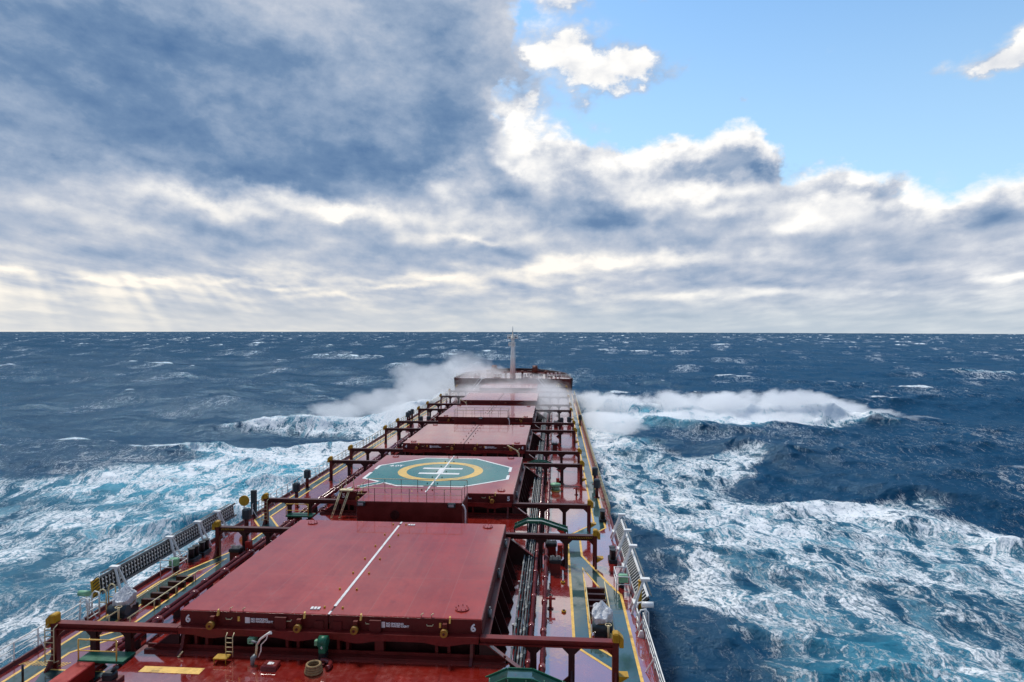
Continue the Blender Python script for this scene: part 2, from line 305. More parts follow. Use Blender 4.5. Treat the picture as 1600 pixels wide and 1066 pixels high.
def make_sea():
    wind = np.array([-0.28, -0.96])
    swell = wave_tile(640.0, 512, 16, 190, 3.9, wind, 5, 1.1, 105)
    chop = wave_tile(173.0, 512, 0.8, 16, 0.95, wind, 2.0, 1.0, 60)
    # directions: close steps ahead of the ship, wide steps astern
    a = np.concatenate([np.arange(-180, -75, 3), np.arange(-75, -46, 0.5), np.arange(-46, 42, 0.1), np.arange(42, 75, 0.5), np.arange(75, 180, 3)])
    a = np.radians(a)
    r = [5.0]
    while r[-1] < 4400:
        q = r[-1]; r.append(q + (0.7 if q < 28 else 0.24 if q < 70 else max(0.24, 0.0040 * q - 0.04) if q < 300 else 0.0075 * q))
    r = np.array(r)
    A, Rr = np.meshgrid(a, r, indexing='ij')
    x = 10.96 + np.sin(A) * Rr; y = np.cos(A) * Rr
    # wash fields on a 1 m grid
    gx0, gy0, gw, gh = -120, -10, 460, 440
    GX, GY = np.meshgrid(np.arange(gw) + gx0, np.arange(gh) + gy0, indexing='ij')
    D = np.zeros((gw, gh))
    for s, p in WASH: D = np.maximum(D, soft(inside(GX, GY, p) * s, 1.6))
    for s, p in CALM: D *= 1 - soft(inside(GX, GY, p) * s, 1.6)
    aer = soft(D, 5.0)
    b = sample(swell, x, y)
    c1 = sample_turned(chop, x, y, 0.0); c2 = sample_turned(chop, x + 31, y - 57, 0.5, 1.37)
    c1 *= 0.75; c2 *= 0.75
    wx = x + c2[..., 0] * 5.0 + b[..., 1] * 1.2 + 1.6 * np.sin(y * 0.31 + x * 0.13); wy = y + c1[..., 0] * 5.0 + b[..., 0] * 1.5 + 1.2 * np.sin(x * 0.37)
    far = (x < gx0 + 3) | (x > gx0 + gw - 4) | (y < gy0 + 3) | (y > gy0 + gh - 4)
    d = np.where(far, 0, lookup(D, wx, wy, gx0, gy0)); ae = np.where(far, 0, lookup(aer, wx, wy, gx0, gy0))
    # crests thrown up by the bow
    lift = np.zeros_like(x); crest = np.zeros_like(x)
    near = np.where((Rr < 420) & (y > 10))
    xn, yn = wx[near] * 0.6 + x[near] * 0.4, wy[near] * 0.6 + y[near] * 0.4
    for line, wa, wb in RIDGES:
        best = np.zeros_like(xn)
        for (x0, y0, h0), (x1, y1, h1) in zip(line, line[1:]):
            tx, ty = x1 - x0, y1 - y0; L2 = tx * tx + ty * ty
            q = np.clip(((xn - x0) * tx + (yn - y0) * ty) / L2, 0, 1)
            ex, ey = xn - x0 - q * tx, yn - y0 - q * ty
            dist = np.hypot(ex, ey); w = np.where(ey > 0, wa, wb)
            best = np.maximum(best, (h0 + (h1 - h0) * q) * np.exp(-(dist / w) ** 2))
        best = best * (0.92 + 0.14 * np.clip(c1[..., 0][near] + c2[..., 0][near], -0.6, 0.9) * smooth(best, 0.5, 2.5))
        lift[near] += best
        crest[near] = np.maximum(crest[near], smooth(best, 1.2, 3.6))
    damp = np.clip(1 - (Rr - 1500) / 3000, 0.45, 1)
    rough = 1.0 + 0.7 * d + 0.25 * crest
    # behind the hull's lee and in the wash the sea is broken into short lumps
    fade = np.clip(1.25 - Rr / 900, 0.25, 1)
    z = b[..., 0] * damp * (1 - 0.35 * smooth(d, .5, .9)) + (c1[..., 0] + c2[..., 0]) * rough * fade * (0.6 + 0.4 * smooth(x, -60, 40)) + lift
    ox = b[..., 1] * damp + (c1[..., 1] + c2[..., 1]) * fade; oy = b[..., 2] * damp + (c1[..., 2] + c2[..., 2]) * fade
    hull = smooth(np.abs(x), 13, 20) + (y > 205) + (y < -40)
    k = np.clip(hull, 0.35, 1); z *= k; ox *= k; oy *= k
    jn = -b[..., 3]; q = np.percentile(-swell[0][..., 3], [92, 96.8, 99.3])
    brk = c1[..., 0] + c2[..., 0] + 0.6 * sample_turned(chop, x, y, 1.1, 2.7)[..., 0]
    capn = smooth(jn, q[0], q[2]) * smooth(brk, -0.16, 0.30)
    js = -(c1[..., 3] + c2[..., 3]); qs = np.percentile(js[Rr < 800], [97.5, 99.8])
    small = smooth(js, qs[0], qs[1]) * smooth(b[..., 0], -0.3, 1.2)
    gust = smooth(sample_turned(swell, x, y, 0.9, 0.31)[..., 0], -1.2, 3.2); small = small * gust * np.clip(1.4 - Rr / 900, 0.1, 1); capn = capn * (0.35 + 0.9 * gust)
    lee = 0.45 + 0.55 * smooth(x, -60, 60)
    cap = np.maximum(capn * (0.6 + 0.4 * lee), 0.8 * small * lee)
    cap = np.where(d > 0.3, cap * 0.6, cap)
    trail = np.maximum.reduce([sample(swell, x - wind[0] * s, y - wind[1] * s)[..., 3] * -1 for s in (4.0, 8.0, 13.0, 19.0)])
    streak = smooth(trail, q[0], q[2]) * 0.36
    fo = np.clip(np.maximum(d, np.maximum(streak, 0.13 + 0.10 * smooth(b[..., 0], -0.5, 1.5))), 0, 1)
    fo = np.maximum(fo, crest * 0.8)
    ae = np.clip(np.maximum(ae * (0.55 + 0.5 * smooth(z, -1.0, 1.6)), np.maximum(capn * 0.8, crest * 0.5)), 0, 1)
    na, nr = x.shape
    co = np.stack([x + ox, y + oy, z + SEA_Z], -1).reshape(-1, 3)
    idx = np.arange(na * nr).reshape(na, nr); nx = np.roll(idx, -1, 0)
    quads = np.stack([idx[:, :-1], idx[:, 1:], nx[:, 1:], nx[:, :-1]], -1).reshape(-1, 4)[:, ::-1]
    me = bpy.data.meshes.new("sea")
    me.vertices.add(len(co)); me.vertices.foreach_set("co", co.astype(np.float32).ravel())
    me.loops.add(quads.size); me.loops.foreach_set("vertex_index", quads.astype(np.int32).ravel())
    me.polygons.add(len(quads)); me.polygons.foreach_set("loop_start", (np.arange(len(quads)) * 4).astype(np.int32))
    me.polygons.foreach_set("use_smooth", np.ones(len(quads), bool))
    for nm, v in (("foam", fo), ("cap", cap), ("air", ae), ("crest", crest)):
        me.attributes.new(nm, 'FLOAT', 'POINT').data.foreach_set("value", v.astype(np.float32).ravel())
    me.update(); me.validate()
    o = bpy.data.objects.new("sea", me); COL.objects.link(o); o["kind"] = "structure"
    # water
    m = bpy.data.materials.new("sea_water"); m.use_nodes = True; t = m.node_tree; t.nodes.clear()
    def attr(n):
        q = t.nodes.new('ShaderNodeAttribute'); q.attribute_name = n; return S(t, q.outputs['Fac'])
    foam, cap, air, crest = attr("foam"), attr("cap"), attr("air"), attr("crest")
    geo = t.nodes.new('ShaderNodeNewGeometry'); px, py, pz = nsep(t, S(t, geo.outputs['Position']))
    P = nvec(t, px, py, 0.0)
    wn = t.nodes.new('ShaderNodeTexNoise'); wn.noise_dimensions = '2D'; t.links.new(P.s, wn.inputs['Vector'])
    wn.inputs['Scale'].default_value = 0.22; wn.inputs['Detail'].default_value = 4
    ax, ay, _ = nsep(t, S(t, wn.outputs['Color']))
    # lace: thin bright veins between dark cells, drawn out across the wind
    Lx = px * 1.0 + (ax - 0.5) * 4.5; Ly = py * 0.46 + px * 0.12 + (ay - 0.5) * 3.0
    LV = nvec(t, Lx, Ly, 0.0)
    n1 = nnoise(t, LV, 0.42, 6, 0.60, '2D', 0.05)
    v1 = 1.0 - (n1 - 0.5).abs() * 7.0
    n2 = nnoise(t, LV, 1.5, 5, 0.62, '2D', 0.0)
    v2 = 1.0 - (n2 - 0.5).abs() * 6.0
    n3 = nnoise(t, LV, 5.5, 3, 0.6, '2D')
    patch = nnoise(t, nvec(t, px, py * 0.6, 0.0), 0.10, 4, 0.6, '2D')
    n4 = nnoise(t, nvec(t, px * 2.0 + (ay - 0.5) * 4.0, py * 1.45 + px * 0.45 + (ax - 0.5) * 3.0, 0.0), 1.6, 7, 0.68, '2D')
    v4 = 1.0 - (n4 - 0.5).abs() * 9.0
    open_ = 1.0 - foam.step(0.35, 0.8)
    lace = v1.max(0.0) * 0.25 + v2.max(0.0) * 0.24 + v4.max(0.0) * (open_ * 0.16 + 0.04) + (n3 - 0.5) * 0.22 + (n4 - 0.5) * (0.72 - open_ * 0.32) + 0.36 + (n1 - 0.5) * 0.2
    dens = foam + (patch - 0.5) * 1.0 * foam.step(0.1, 0.5) + (n1 - 0.5) * 0.55 * foam.step(0.2, 0.6)
    thr = 1.10 - dens * 0.68
    f1 = lace.step(thr - 0.10, thr + 0.26)
    full = crest.step(0.10, 0.85) * ((n2 - 0.5) * 1.5 + (n4 - 0.5) * 2.0 + (n3 - 0.5) + 0.72 + crest * 0.25)
    cf = cap.step(0.15, 0.6) * (n2 * 0.7 + n4 * 0.8).step(0.45, 0.85)
    F = f1.max(full).max(cf).clamp() * (0.72 + n3 * 0.5).min(1.0)
    deep = nmix(t, patch, (0.0015, 0.030, 0.070), (0.0045, 0.056, 0.124))
    turq = nmix(t, air.step(0.22, 0.9), deep, (0.04, 0.30, 0.42))
    veil = nmix(t, (foam.step(0.30, 0.85) * (n1 * 0.6 + patch * 0.4).step(0.36, 0.62) * 0.62).clamp(), turq, (0.24, 0.56, 0.68))
    base = nmix(t, F, veil, (0.88, 0.90, 0.92))
    b = t.nodes.new('ShaderNodeBsdfDiffuse'); t.links.new(base.s, b.inputs['Color'])
    gl = t.nodes.new('ShaderNodeBsdfGlossy'); gl.inputs['Color'].default_value = (0.58, 0.82, 1.0, 1)
    t.links.new((F * 0.6 + 0.16).s, gl.inputs['Roughness'])
    fr = t.nodes.new('ShaderNodeFresnel'); fr.inputs['IOR'].default_value = 1.333
    # a rough sea never mirrors at full grazing strength: the facets that face the eye are steep
    mx = t.nodes.new('ShaderNodeMixShader'); t.links.new((S(t, fr.outputs[0]).min(0.13) * (1.0 - F * 0.85)).s, mx.inputs[0])
    t.links.new(b.outputs[0], mx.inputs[1]); t.links.new(gl.outputs[0], mx.inputs[2])
    bump = t.nodes.new('ShaderNodeBump'); bump.inputs['Strength'].default_value = 0.9; bump.inputs['Distance'].default_value = 0.34
    h = nnoise(t, nvec(t, px * 0.7, py, 0.0), 1.1, 6, 0.62, '2D') + F * 0.25
    t.links.new(h.s, bump.inputs['Height']); 
    for q in (b, gl, fr): t.links.new(bump.outputs[0], q.inputs['Normal'])
    out = t.nodes.new('ShaderNodeOutputMaterial'); t.links.new(mx.outputs[0], out.inputs[0])
    me.materials.append(m)
    return o
make_sea()

# ---------------------------------------------------------------- mesh and object helpers
class MB:
    """collects simple solids and links them as ONE mesh object"""
    def __init__(self): self.v, self.f, self.s = [], [], []
    def add(self, vs, fs, smooth=False):
        o = len(self.v); self.v += [tuple(p) for p in vs]
        self.f += [tuple(i + o for i in f) for f in fs]; self.s += [smooth] * len(fs); return self
    def box(self, x0, x1, y0, y1, z0, z1, taper=0.0):
        t = taper
        self.add([(x0, y0, z0), (x1, y0, z0), (x1, y1, z0), (x0, y1, z0), (x0 + t, y0 + t, z1), (x1 - t, y0 + t, z1), (x1 - t, y1 - t, z1), (x0 + t, y1 - t, z1)],
                 [(3, 2, 1, 0), (4, 5, 6, 7), (0, 1, 5, 4), (1, 2, 6, 5), (2, 3, 7, 6), (3, 0, 4, 7)]); return self
    def cbox(self, x0, x1, y0, y1, z0, z1, c=0.03):
        """box with chamfered upper and vertical edges"""
        r = lambda e, z: [(x0 + e, y0, z), (x1 - e, y0, z), (x1, y0 + e, z), (x1, y1 - e, z), (x1 - e, y1, z), (x0 + e, y1, z), (x0, y1 - e, z), (x0, y0 + e, z)]
        a, b = r(c, z0), r(c, z1 - c)
        d = [(x0 + c, y0 + c, z1), (x1 - c, y0 + c, z1), (x1 - c, y0 + c, z1), (x1 - c, y1 - c, z1), (x1 - c, y1 - c, z1), (x0 + c, y1 - c, z1), (x0 + c, y1 - c, z1), (x0 + c, y0 + c, z1)]
        top = [(x0 + c, y0 + c, z1), (x1 - c, y0 + c, z1), (x1 - c, y1 - c, z1), (x0 + c, y1 - c, z1)]
        vs = a + b + top; m = {0: 16, 1: 17, 2: 17, 3: 18, 4: 18, 5: 19, 6: 19, 7: 16}
        fs = [tuple(range(7, -1, -1)), (16, 17, 18, 19)]
        for i in range(8):
            j = (i + 1) % 8; fs.append((i, j, 8 + j, 8 + i))
            fs.append((8 + i, 8 + j, m[j], m[i]) if m[i] != m[j] else (8 + i, 8 + j, m[i]))
        self.add(vs, fs); return self
    def beam(self, p, q, w, h, up=(0, 0, 1)):
        p, q = Vector(p), Vector(q); d = (q - p).normalized(); u = Vector(up)
        if abs(d.dot(u)) > 0.98: u = Vector((0, 1, 0))
        r = d.cross(u).normalized(); u = r.cross(d)
        vs = []
        for c in (p, q):
            for a, b in ((-1, -1), (1, -1), (1, 1), (-1, 1)): vs.append(c + r * (a * w / 2) + u * (b * h / 2))
        self.add(vs, [(3, 2, 1, 0), (4, 5, 6, 7), (0, 1, 5, 4), (1, 2, 6, 5), (2, 3, 7, 6), (3, 0, 4, 7)]); return self
    def tube(self, pts, r, n=8, caps=True):
        pts = [Vector(p) for p in pts]; rs = r if isinstance(r, (list, tuple)) else [r] * len(pts)
        o = []; prev = None
        for i, p in enumerate(pts):
            d = (pts[min(i + 1, len(pts) - 1)] - pts[max(i - 1, 0)]).normalized()
            if prev is None:
                a = Vector((0, 0, 1)) if abs(d.z) < 0.9 else Vector((1, 0, 0))
                u = d.cross(a).normalized()
            else: u = (prev - d * prev.dot(d)).normalized()
            prev = u; w = d.cross(u)
            o += [p + (u * math.cos(k * 2 * math.pi / n) + w * math.sin(k * 2 * math.pi / n)) * rs[i] for k in range(n)]
        fs = [(i * n + k, i * n + (k + 1) % n, (i + 1) * n + (k + 1) % n, (i + 1) * n + k) for i in range(len(pts) - 1) for k in range(n)]
        self.add(o, fs, True)
        if caps:
            b = len(self.v) - len(o)
            self.f += [tuple(b + k for k in range(n - 1, -1, -1)), tuple(b + (len(pts) - 1) * n + k for k in range(n))]; self.s += [False, False]
        return self
    def ring(self, c, R, r, axis='z', n=20, m=6, a0=0.0, a1=2 * math.pi):
        c = Vector(c); full = abs(a1 - a0 - 2 * math.pi) < 1e-6; pts = []
        for i in range(n + (0 if full else 1)):
            a = a0 + (a1 - a0) * i / n; x, y = math.cos(a) * R, math.sin(a) * R
            pts.append(c + Vector({'z': (x, y, 0), 'y': (x, 0, y), 'x': (0, x, y)}[axis]))
        if full: pts.append(pts[0]); pts.append(pts[1])
        return self.tube(pts, r, m, not full)
    def prism(self, poly, axis, a, b):
        """polygon extruded along an axis: x -> (y,z), y -> (x,z), z -> (x,y)"""
        k = {'x': lambda p, t: (t, p[0], p[1]), 'y': lambda p, t: (p[0], t, p[1]), 'z': lambda p, t: (p[0], p[1], t)}[axis]
        n = len(poly); ar = sum(poly[i][0] * poly[(i + 1) % n][1] - poly[(i + 1) % n][0] * poly[i][1] for i in range(n))
        if (ar < 0) != (axis == 'y'): poly = poly[::-1]
        vs = [k(p, a) for p in poly] + [k(p, b) for p in poly]
        fs = [tuple(range(n - 1, -1, -1)), tuple(range(n, 2 * n))] + [(i, (i + 1) % n, n + (i + 1) % n, n + i) for i in range(n)]
        if a > b: fs = [f[::-1] for f in fs]
        self.add(vs, fs); return self
    def sheet(self, poly, z):
        n = len(poly); ar = sum(poly[i][0] * poly[(i + 1) % n][1] - poly[(i + 1) % n][0] * poly[i][1] for i in range(n))
        self.add([(p[0], p[1], z) for p in (poly if ar > 0 else poly[::-1])], [tuple(range(n))]); return self
    def strip(self, pts, w, z):
        """painted line along a path, mitred"""
        P = [Vector((p[0], p[1])) for p in pts]; L, R = [], []
        for i in range(len(P)):
            d0 = (P[i] - P[i - 1]).normalized() if i else (P[1] - P[0]).normalized()
            d1 = (P[i + 1] - P[i]).normalized() if i < len(P) - 1 else d0
            n0 = Vector((-d0.y, d0.x)); n1 = Vector((-d1.y, d1.x)); m = (n0 + n1).normalized(); k = w / 2 / max(0.35, m.dot(n0))
            L.append(P[i] + m * k); R.append(P[i] - m * k)
        n = len(P)
        self.add([(p.x, p.y, z) for p in R] + [(p.x, p.y, z) for p in L], [(i, i + 1, n + i + 1, n + i) for i in range(n - 1)]); return self
    def ball(self, c, r, seg=14, rings=9, squash=(1, 1, 1), lo=-90):
        c = Vector(c); vs = []
        for i in range(rings + 1):
            a = math.radians(lo + (90 - lo) * i / rings)
            for j in range(seg):
                b = 2 * math.pi * j / seg
                vs.append(c + Vector((math.cos(a) * math.cos(b) * r * squash[0], math.cos(a) * math.sin(b) * r * squash[1], math.sin(a) * r * squash[2])))
        self.add(vs, [(i * seg + j, i * seg + (j + 1) % seg, (i + 1) * seg + (j + 1) % seg, (i + 1) * seg + j) for i in range(rings) for j in range(seg)], True); return self
    def mesh(self, name, mat):
        me = bpy.data.meshes.new(name); me.from_pydata(self.v, [], self.f)
        me.polygons.foreach_set("use_smooth", self.s); me.update()
        if mat: me.materials.append(mat)
        return me
    def build(self, name, mat, parent=None, loc=(0, 0, 0), label=None):
        o = bpy.data.objects.new(name, self.mesh(name, mat)); COL.objects.link(o); o.location = loc
        if parent: o.parent = parent
        if label: o["label"] = label
        return o

def tag(o, label, cat, group=None):
    o["label"] = label; o["category"] = cat
    if group: o["group"] = group
    return o
def thing(name, label, cat, loc=(0, 0, 0), group=None, rz=0.0):
    o = bpy.data.objects.new(name, None); COL.objects.link(o); o.location = loc; o.rotation_euler = (0, 0, rz); o.empty_display_size = 0.3
    return tag(o, label, cat, group)
def again(o, parent, loc, rot=None):
    c = o.copy(); COL.objects.link(c); c.parent = parent; c.location = loc
    if rot: c.rotation_euler = rot
    return c
def copy_tree(o, loc, label, group=None):
    c = o.copy(); COL.objects.link(c); c.location = loc; c["label"] = label
    if group: c["group"] = group
    def kids(a, b):
        for ch in list(a.children):
            d = ch.copy(); COL.objects.link(d); d.parent = b; kids(ch, d)
    kids(o, c)
    return c
def text(body, size, mat, parent, loc, rot=(math.pi / 2, 0, 0), align='CENTER', name="lettering", bold=0.0, sx=1.0):
    cu = bpy.data.curves.new(name, 'FONT'); cu.body = body; cu.size = size; cu.align_x = align; cu.align_y = 'CENTER'
    cu.extrude = 0.004; cu.bevel_depth = bold * 1.6; cu.bevel_resolution = 0; cu.space_line = 0.85; cu.materials.append(mat)
    tmp = bpy.data.objects.new("tmp", cu); me = bpy.data.meshes.new_from_object(tmp); bpy.data.objects.remove(tmp)
    o = bpy.data.objects.new(name, me); COL.objects.link(o); o.parent = parent; o.location = loc; o.rotation_euler = rot; o.scale = (sx, 1, 1)
    return o

# ---------------------------------------------------------------- paints
def paint(name, col, rough=(0.3, 0.5), var=0.25, scale=0.8, wet=0.0, rust=0.0, seams=None, metal=0.0, bump=0.0, coat=0.0, wetscale=0.35, ior=1.5, spec=0.35, wear=None, salt=0.0):
    m = bpy.data.materials.new(name); m.use_nodes = True; t = m.node_tree; t.nodes.clear()
    g = t.nodes.new('ShaderNodeNewGeometry'); pos = S(t, g.outputs['Position']); x, y, z = nsep(t, pos)
    n = nnoise(t, pos, scale, 6, 0.6); n2 = nnoise(t, pos, scale * 7, 4, 0.6)
    dark = tuple(c * (1 - var) for c in col); light = tuple(min(1, c * (1 + var) + 0.01 * var) for c in col)
    c = nmix(t, (n * 0.65 + n2 * 0.35).step(0.3, 0.7), dark, light)
    if rust:
        rn = nnoise(t, nvec(t, x, y * 0.55, z * 0.4), scale * 1.9, 7, 0.7)
        c = nmix(t, rn.step(0.60, 0.74) * rust, c, (0.10, 0.035, 0.012))
    if wear:                                     # paint rubbed through to what lies under it
        wn = nnoise(t, nvec(t, x, y * 0.8, z), 2.2, 8, 0.72); wb = nnoise(t, nvec(t, x, y, z), 0.35, 2, 0.5)
        c = nmix(t, (wn + (wb - 0.5) * 0.35).step(0.56, 0.68) * wear[1], c, wear[0])
    if salt:                                     # dried salt and scuffs
        sn = nnoise(t, nvec(t, x, y * 0.6, z), 0.55, 7, 0.68); sf = nnoise(t, nvec(t, x * 2.0, y * 0.5, z), 6.0, 4, 0.7)
        c = nmix(t, (sn.step(0.52, 0.72) * sf.step(0.40, 0.75)) * salt, c, (0.50, 0.42, 0.40))
        dn = nnoise(t, nvec(t, x, y, z), 0.9, 6, 0.7)
        c = nmix(t, dn.step(0.58, 0.70) * 0.35, c, tuple(k * 0.5 for k in col))
    b = t.nodes.new('ShaderNodeBsdfPrincipled')
    r = (n * 0.5 + n2 * 0.5).step(0.32, 0.68, rough[0], rough[1])
    height = n2 * 0.5 + n * 0.5
    if seams:
        step, wd, tone = seams
        fx = ((x / step + 100.0).op('FRACT') - 0.5).abs().step(0.5 - wd / step, 0.5 - wd / step * 0.4)
        fy = (((y + 0.9) / (step * 3.2) + 100.0).op('FRACT') - 0.5).abs().step(0.5 - wd / step * 0.3, 0.5 - wd / step * 0.12)
        fl = fx.max(fy) * (n2.step(0.2, 0.5) * 0.6 + 0.4)
        c = nmix(t, fl * 0.55, c, tone); height = height + fl * 0.6
        pl = t.nodes.new('ShaderNodeTexWhiteNoise'); pl.noise_dimensions = '2D'          # plates painted at different times
        t.links.new(nvec(t, (x / step + 100.0).op('FLOOR'), ((y + 0.9) / (step * 3.2) + 100.0).op('FLOOR'), 0.0).s, pl.inputs['Vector'])
        c = nmix(t, S(t, pl.outputs['Value']) * 0.30, c, tuple(k * 0.62 for k in col))
        # long runs of wear along the ship
        st = nnoise(t, nvec(t, x * 3.0, y * 0.16, 0.0), 1.0, 5, 0.6, '2D')
        c = nmix(t, st.step(0.45, 0.75) * 0.25, c, tuple(min(1, k * 1.35 + 0.012) for k in col))
        r = r + (st - 0.5) * 0.16
    if wet:
        w = nnoise(t, nvec(t, x, y * 0.6, 0.0), wetscale, 5, 0.55, '2D').step(0.42 - wet * 0.2, 0.60 - wet * 0.2)
        c = nmix(t, w * 0.35, c, tuple(k * 0.6 for k in col))
        b.inputs['Coat IOR'].default_value = ior
        t.links.new((w * 0.97).s, b.inputs['Coat Weight'])
        rip = nnoise(t, nvec(t, x, y * 0.7, 0.0), 3.2, 3, 0.5, '2D')
        b.inputs['Coat Roughness'].default_value = 0.045
        cb = t.nodes.new('ShaderNodeBump'); cb.inputs['Strength'].default_value = 0.07; cb.inputs['Distance'].default_value = 0.03
        t.links.new(rip.s, cb.inputs['Height']); t.links.new(cb.outputs[0], b.inputs['Coat Normal'])
    elif coat:
        b.inputs['Coat IOR'].default_value = ior; b.inputs['Coat Weight'].default_value = coat; t.links.new((n.step(0.35, 0.65) * 0.06 + n2 * 0.02 + 0.01).s, b.inputs['Coat Roughness'])
    t.links.new(c.s, b.inputs['Base Color']); t.links.new(r.clamp().s, b.inputs['Roughness'])
    b.inputs['Metallic'].default_value = metal; b.inputs['Specular IOR Level'].default_value = spec
    if bump:
        bp = t.nodes.new('ShaderNodeBump'); bp.inputs['Strength'].default_value = bump; bp.inputs['Distance'].default_value = 0.02
        t.links.new(height.s, bp.inputs['Height']); t.links.new(bp.outputs[0], b.inputs['Normal'])
    o = t.nodes.new('ShaderNodeOutputMaterial'); t.links.new(b.outputs[0], o.inputs[0])
    return m

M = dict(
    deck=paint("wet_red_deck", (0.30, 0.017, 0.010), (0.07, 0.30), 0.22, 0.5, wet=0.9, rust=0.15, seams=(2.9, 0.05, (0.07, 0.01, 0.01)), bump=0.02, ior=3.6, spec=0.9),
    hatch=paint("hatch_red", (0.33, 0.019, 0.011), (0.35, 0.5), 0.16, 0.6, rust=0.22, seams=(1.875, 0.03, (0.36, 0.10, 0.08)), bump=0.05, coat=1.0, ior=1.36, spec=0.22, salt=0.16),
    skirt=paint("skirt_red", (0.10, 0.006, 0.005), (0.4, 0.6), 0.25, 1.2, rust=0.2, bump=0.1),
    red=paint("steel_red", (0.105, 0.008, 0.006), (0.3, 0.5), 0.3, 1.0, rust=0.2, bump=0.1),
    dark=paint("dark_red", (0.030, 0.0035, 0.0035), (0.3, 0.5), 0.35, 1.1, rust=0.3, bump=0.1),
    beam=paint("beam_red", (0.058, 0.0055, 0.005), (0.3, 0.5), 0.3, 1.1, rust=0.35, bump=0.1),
    track=paint("track_red", (0.15, 0.010, 0.008), (0.3, 0.5), 0.3, 1.1, rust=0.25, bump=0.1),
    bright=paint("bright_red", (0.32, 0.018, 0.012), (0.25, 0.45), 0.25, 1.0, bump=0.05),
    pipe=paint("pipe_red", (0.17, 0.020, 0.020), (0.18, 0.35), 0.3, 1.4, rust=0.15, coat=0.4),
    hull=paint("hull_black", (0.02, 0.02, 0.024), (0.3, 0.5), 0.3, 0.4, rust=0.3),
    green=paint("walkway_green", (0.012, 0.060, 0.054), (0.3, 0.5), 0.3, 0.7, wet=0.6, bump=0.1, ior=1.75, spec=0.2, wear=((0.12, 0.015, 0.01), 0.5)),
    helig=paint("helipad_green", (0.012, 0.165, 0.135), (0.22, 0.40), 0.15, 0.5, bump=0.1, coat=0.9, ior=1.36, spec=0.1, wear=((0.20, 0.03, 0.025), 0.35), salt=0.15),
    kit=paint("equipment_green", (0.01, 0.11, 0.06), (0.3, 0.5), 0.25, 2.0),
    pale=paint("pale_green", (0.20, 0.42, 0.25), (0.3, 0.5), 0.25, 2.0, rust=0.2),
    letter=paint("lettering_white", (0.80, 0.80, 0.79), (0.4, 0.6), 0.08, 1.5),
    line=paint("line_yellow", (0.74, 0.45, 0.10), (0.4, 0.6), 0.25, 1.6, rust=0.15, wear=((0.12, 0.04, 0.02), 0.6)),
    yellow=paint("stop_yellow", (0.46, 0.25, 0.012), (0.35, 0.55), 0.25, 2.0, rust=0.35),
    cream=paint("ladder_cream", (0.62, 0.52, 0.30), (0.4, 0.6), 0.2, 2.5, rust=0.3),
    ochre=paint("wheel_ochre", (0.30, 0.15, 0.02), (0.4, 0.6), 0.3, 2.5, rust=0.4),
    ring=paint("ring_yellow", (0.82, 0.50, 0.08), (0.25, 0.45), 0.15, 0.6, coat=0.4, wear=((0.05, 0.20, 0.16), 0.5), salt=0.15),
    white=paint("white_paint", (0.78, 0.78, 0.76), (0.3, 0.5), 0.12, 1.5, rust=0.22),
    mark=paint("white_marking", (0.74, 0.74, 0.73), (0.35, 0.55), 0.12, 1.5, wear=((0.30, 0.22, 0.20), 0.55)),
    grey=paint("grey_metal", (0.22, 0.23, 0.23), (0.4, 0.6), 0.4, 2.0, metal=0.2, rust=0.35),
    black=paint("black_metal", (0.012, 0.014, 0.016), (0.3, 0.5), 0.3, 2.0),
    slate=paint("slate_metal", (0.030, 0.045, 0.055), (0.3, 0.5), 0.3, 2.0),
    canvas=paint("canvas", (0.60, 0.61, 0.63), (0.6, 0.8), 0.22, 2.6, bump=0.5),
    mast=paint("mast_cream", (0.88, 0.85, 0.76), (0.4, 0.6), 0.12, 1.0, rust=0.2),
    rope=paint("rope", (0.26, 0.17, 0.08), (0.8, 0.9), 0.4, 9.0, bump=0.6),
    brown=paint("rusty_red", (0.13, 0.030, 0.015), (0.4, 0.65), 0.4, 2.0, rust=0.5, bump=0.2),
    lens=paint("lamp_glass", (0.30, 0.33, 0.33), (0.06, 0.12), 0.1, 2.0, coat=0.6),
)

# ---------------------------------------------------------------- the ship: hull and deck
HATCH = {6: (30.3, 45.3), 5: (53.7, 69.3), 4: (76.8, 92.4), 3: (100.3, 115.6), 2: (124.3, 138.3), 1: (150.5, 161.5)}
NAME = {6: "the near hatch marked 6", 5: "the helipad hatch", 4: "the hatch just ahead of the helipad",
        3: "the hatch beyond the far railed deckhouse", 2: "the second hatch from the forecastle", 1: "the short hatch under the forecastle"}
FC = 168.0
ship = thing("cargo_ship", "long red decked bulk carrier pushing through rough sea towards the horizon", "ship")
half = [(-40, 16.0), (140, 16.0), (150, 15.95), (160, 15.75), (168, 15.4)]
bow = [(168, 15.4), (174, 14.9), (180, 13.9), (186, 12.0), (191, 9.6), (195.5, 6.6), (198.5, 3.6), (200, 0.0)]
def outline(pts): return [(x, y) for y, x in pts] + [(-x, y) for y, x in reversed(pts) if x > 0]
h = MB()
poly = outline(half); n = len(poly)
def hullside(top, zt, sink, zb):
    vs = [(x, y, zt) for x, y in top] + [(x * sink(y)[0], y - sink(y)[1], zb) for x, y in top]
    m = len(top); return vs, [(i, i + m, i + m + 1, i + 1) for i in range(m - 1)]
side = [(x, y) for y, x in half] + [(x, y) for y, x in bow[1:]]
side = side + [(-x, y) for x, y in reversed(side) if x > 0]
h.add(*hullside(side, -0.02, lambda y: (1.0 if y < 150 else max(0.25, 1 - (y - 150) / 75), 0 if y < 168 else (y - 168) * 0.35), -12.0))
h.build("hull", M["hull"], ship)
d = MB().sheet(poly + [], 0.0)
d.build("main_deck", M["deck"], ship)
g = MB()                                                    # gunwale bar along the deck edge
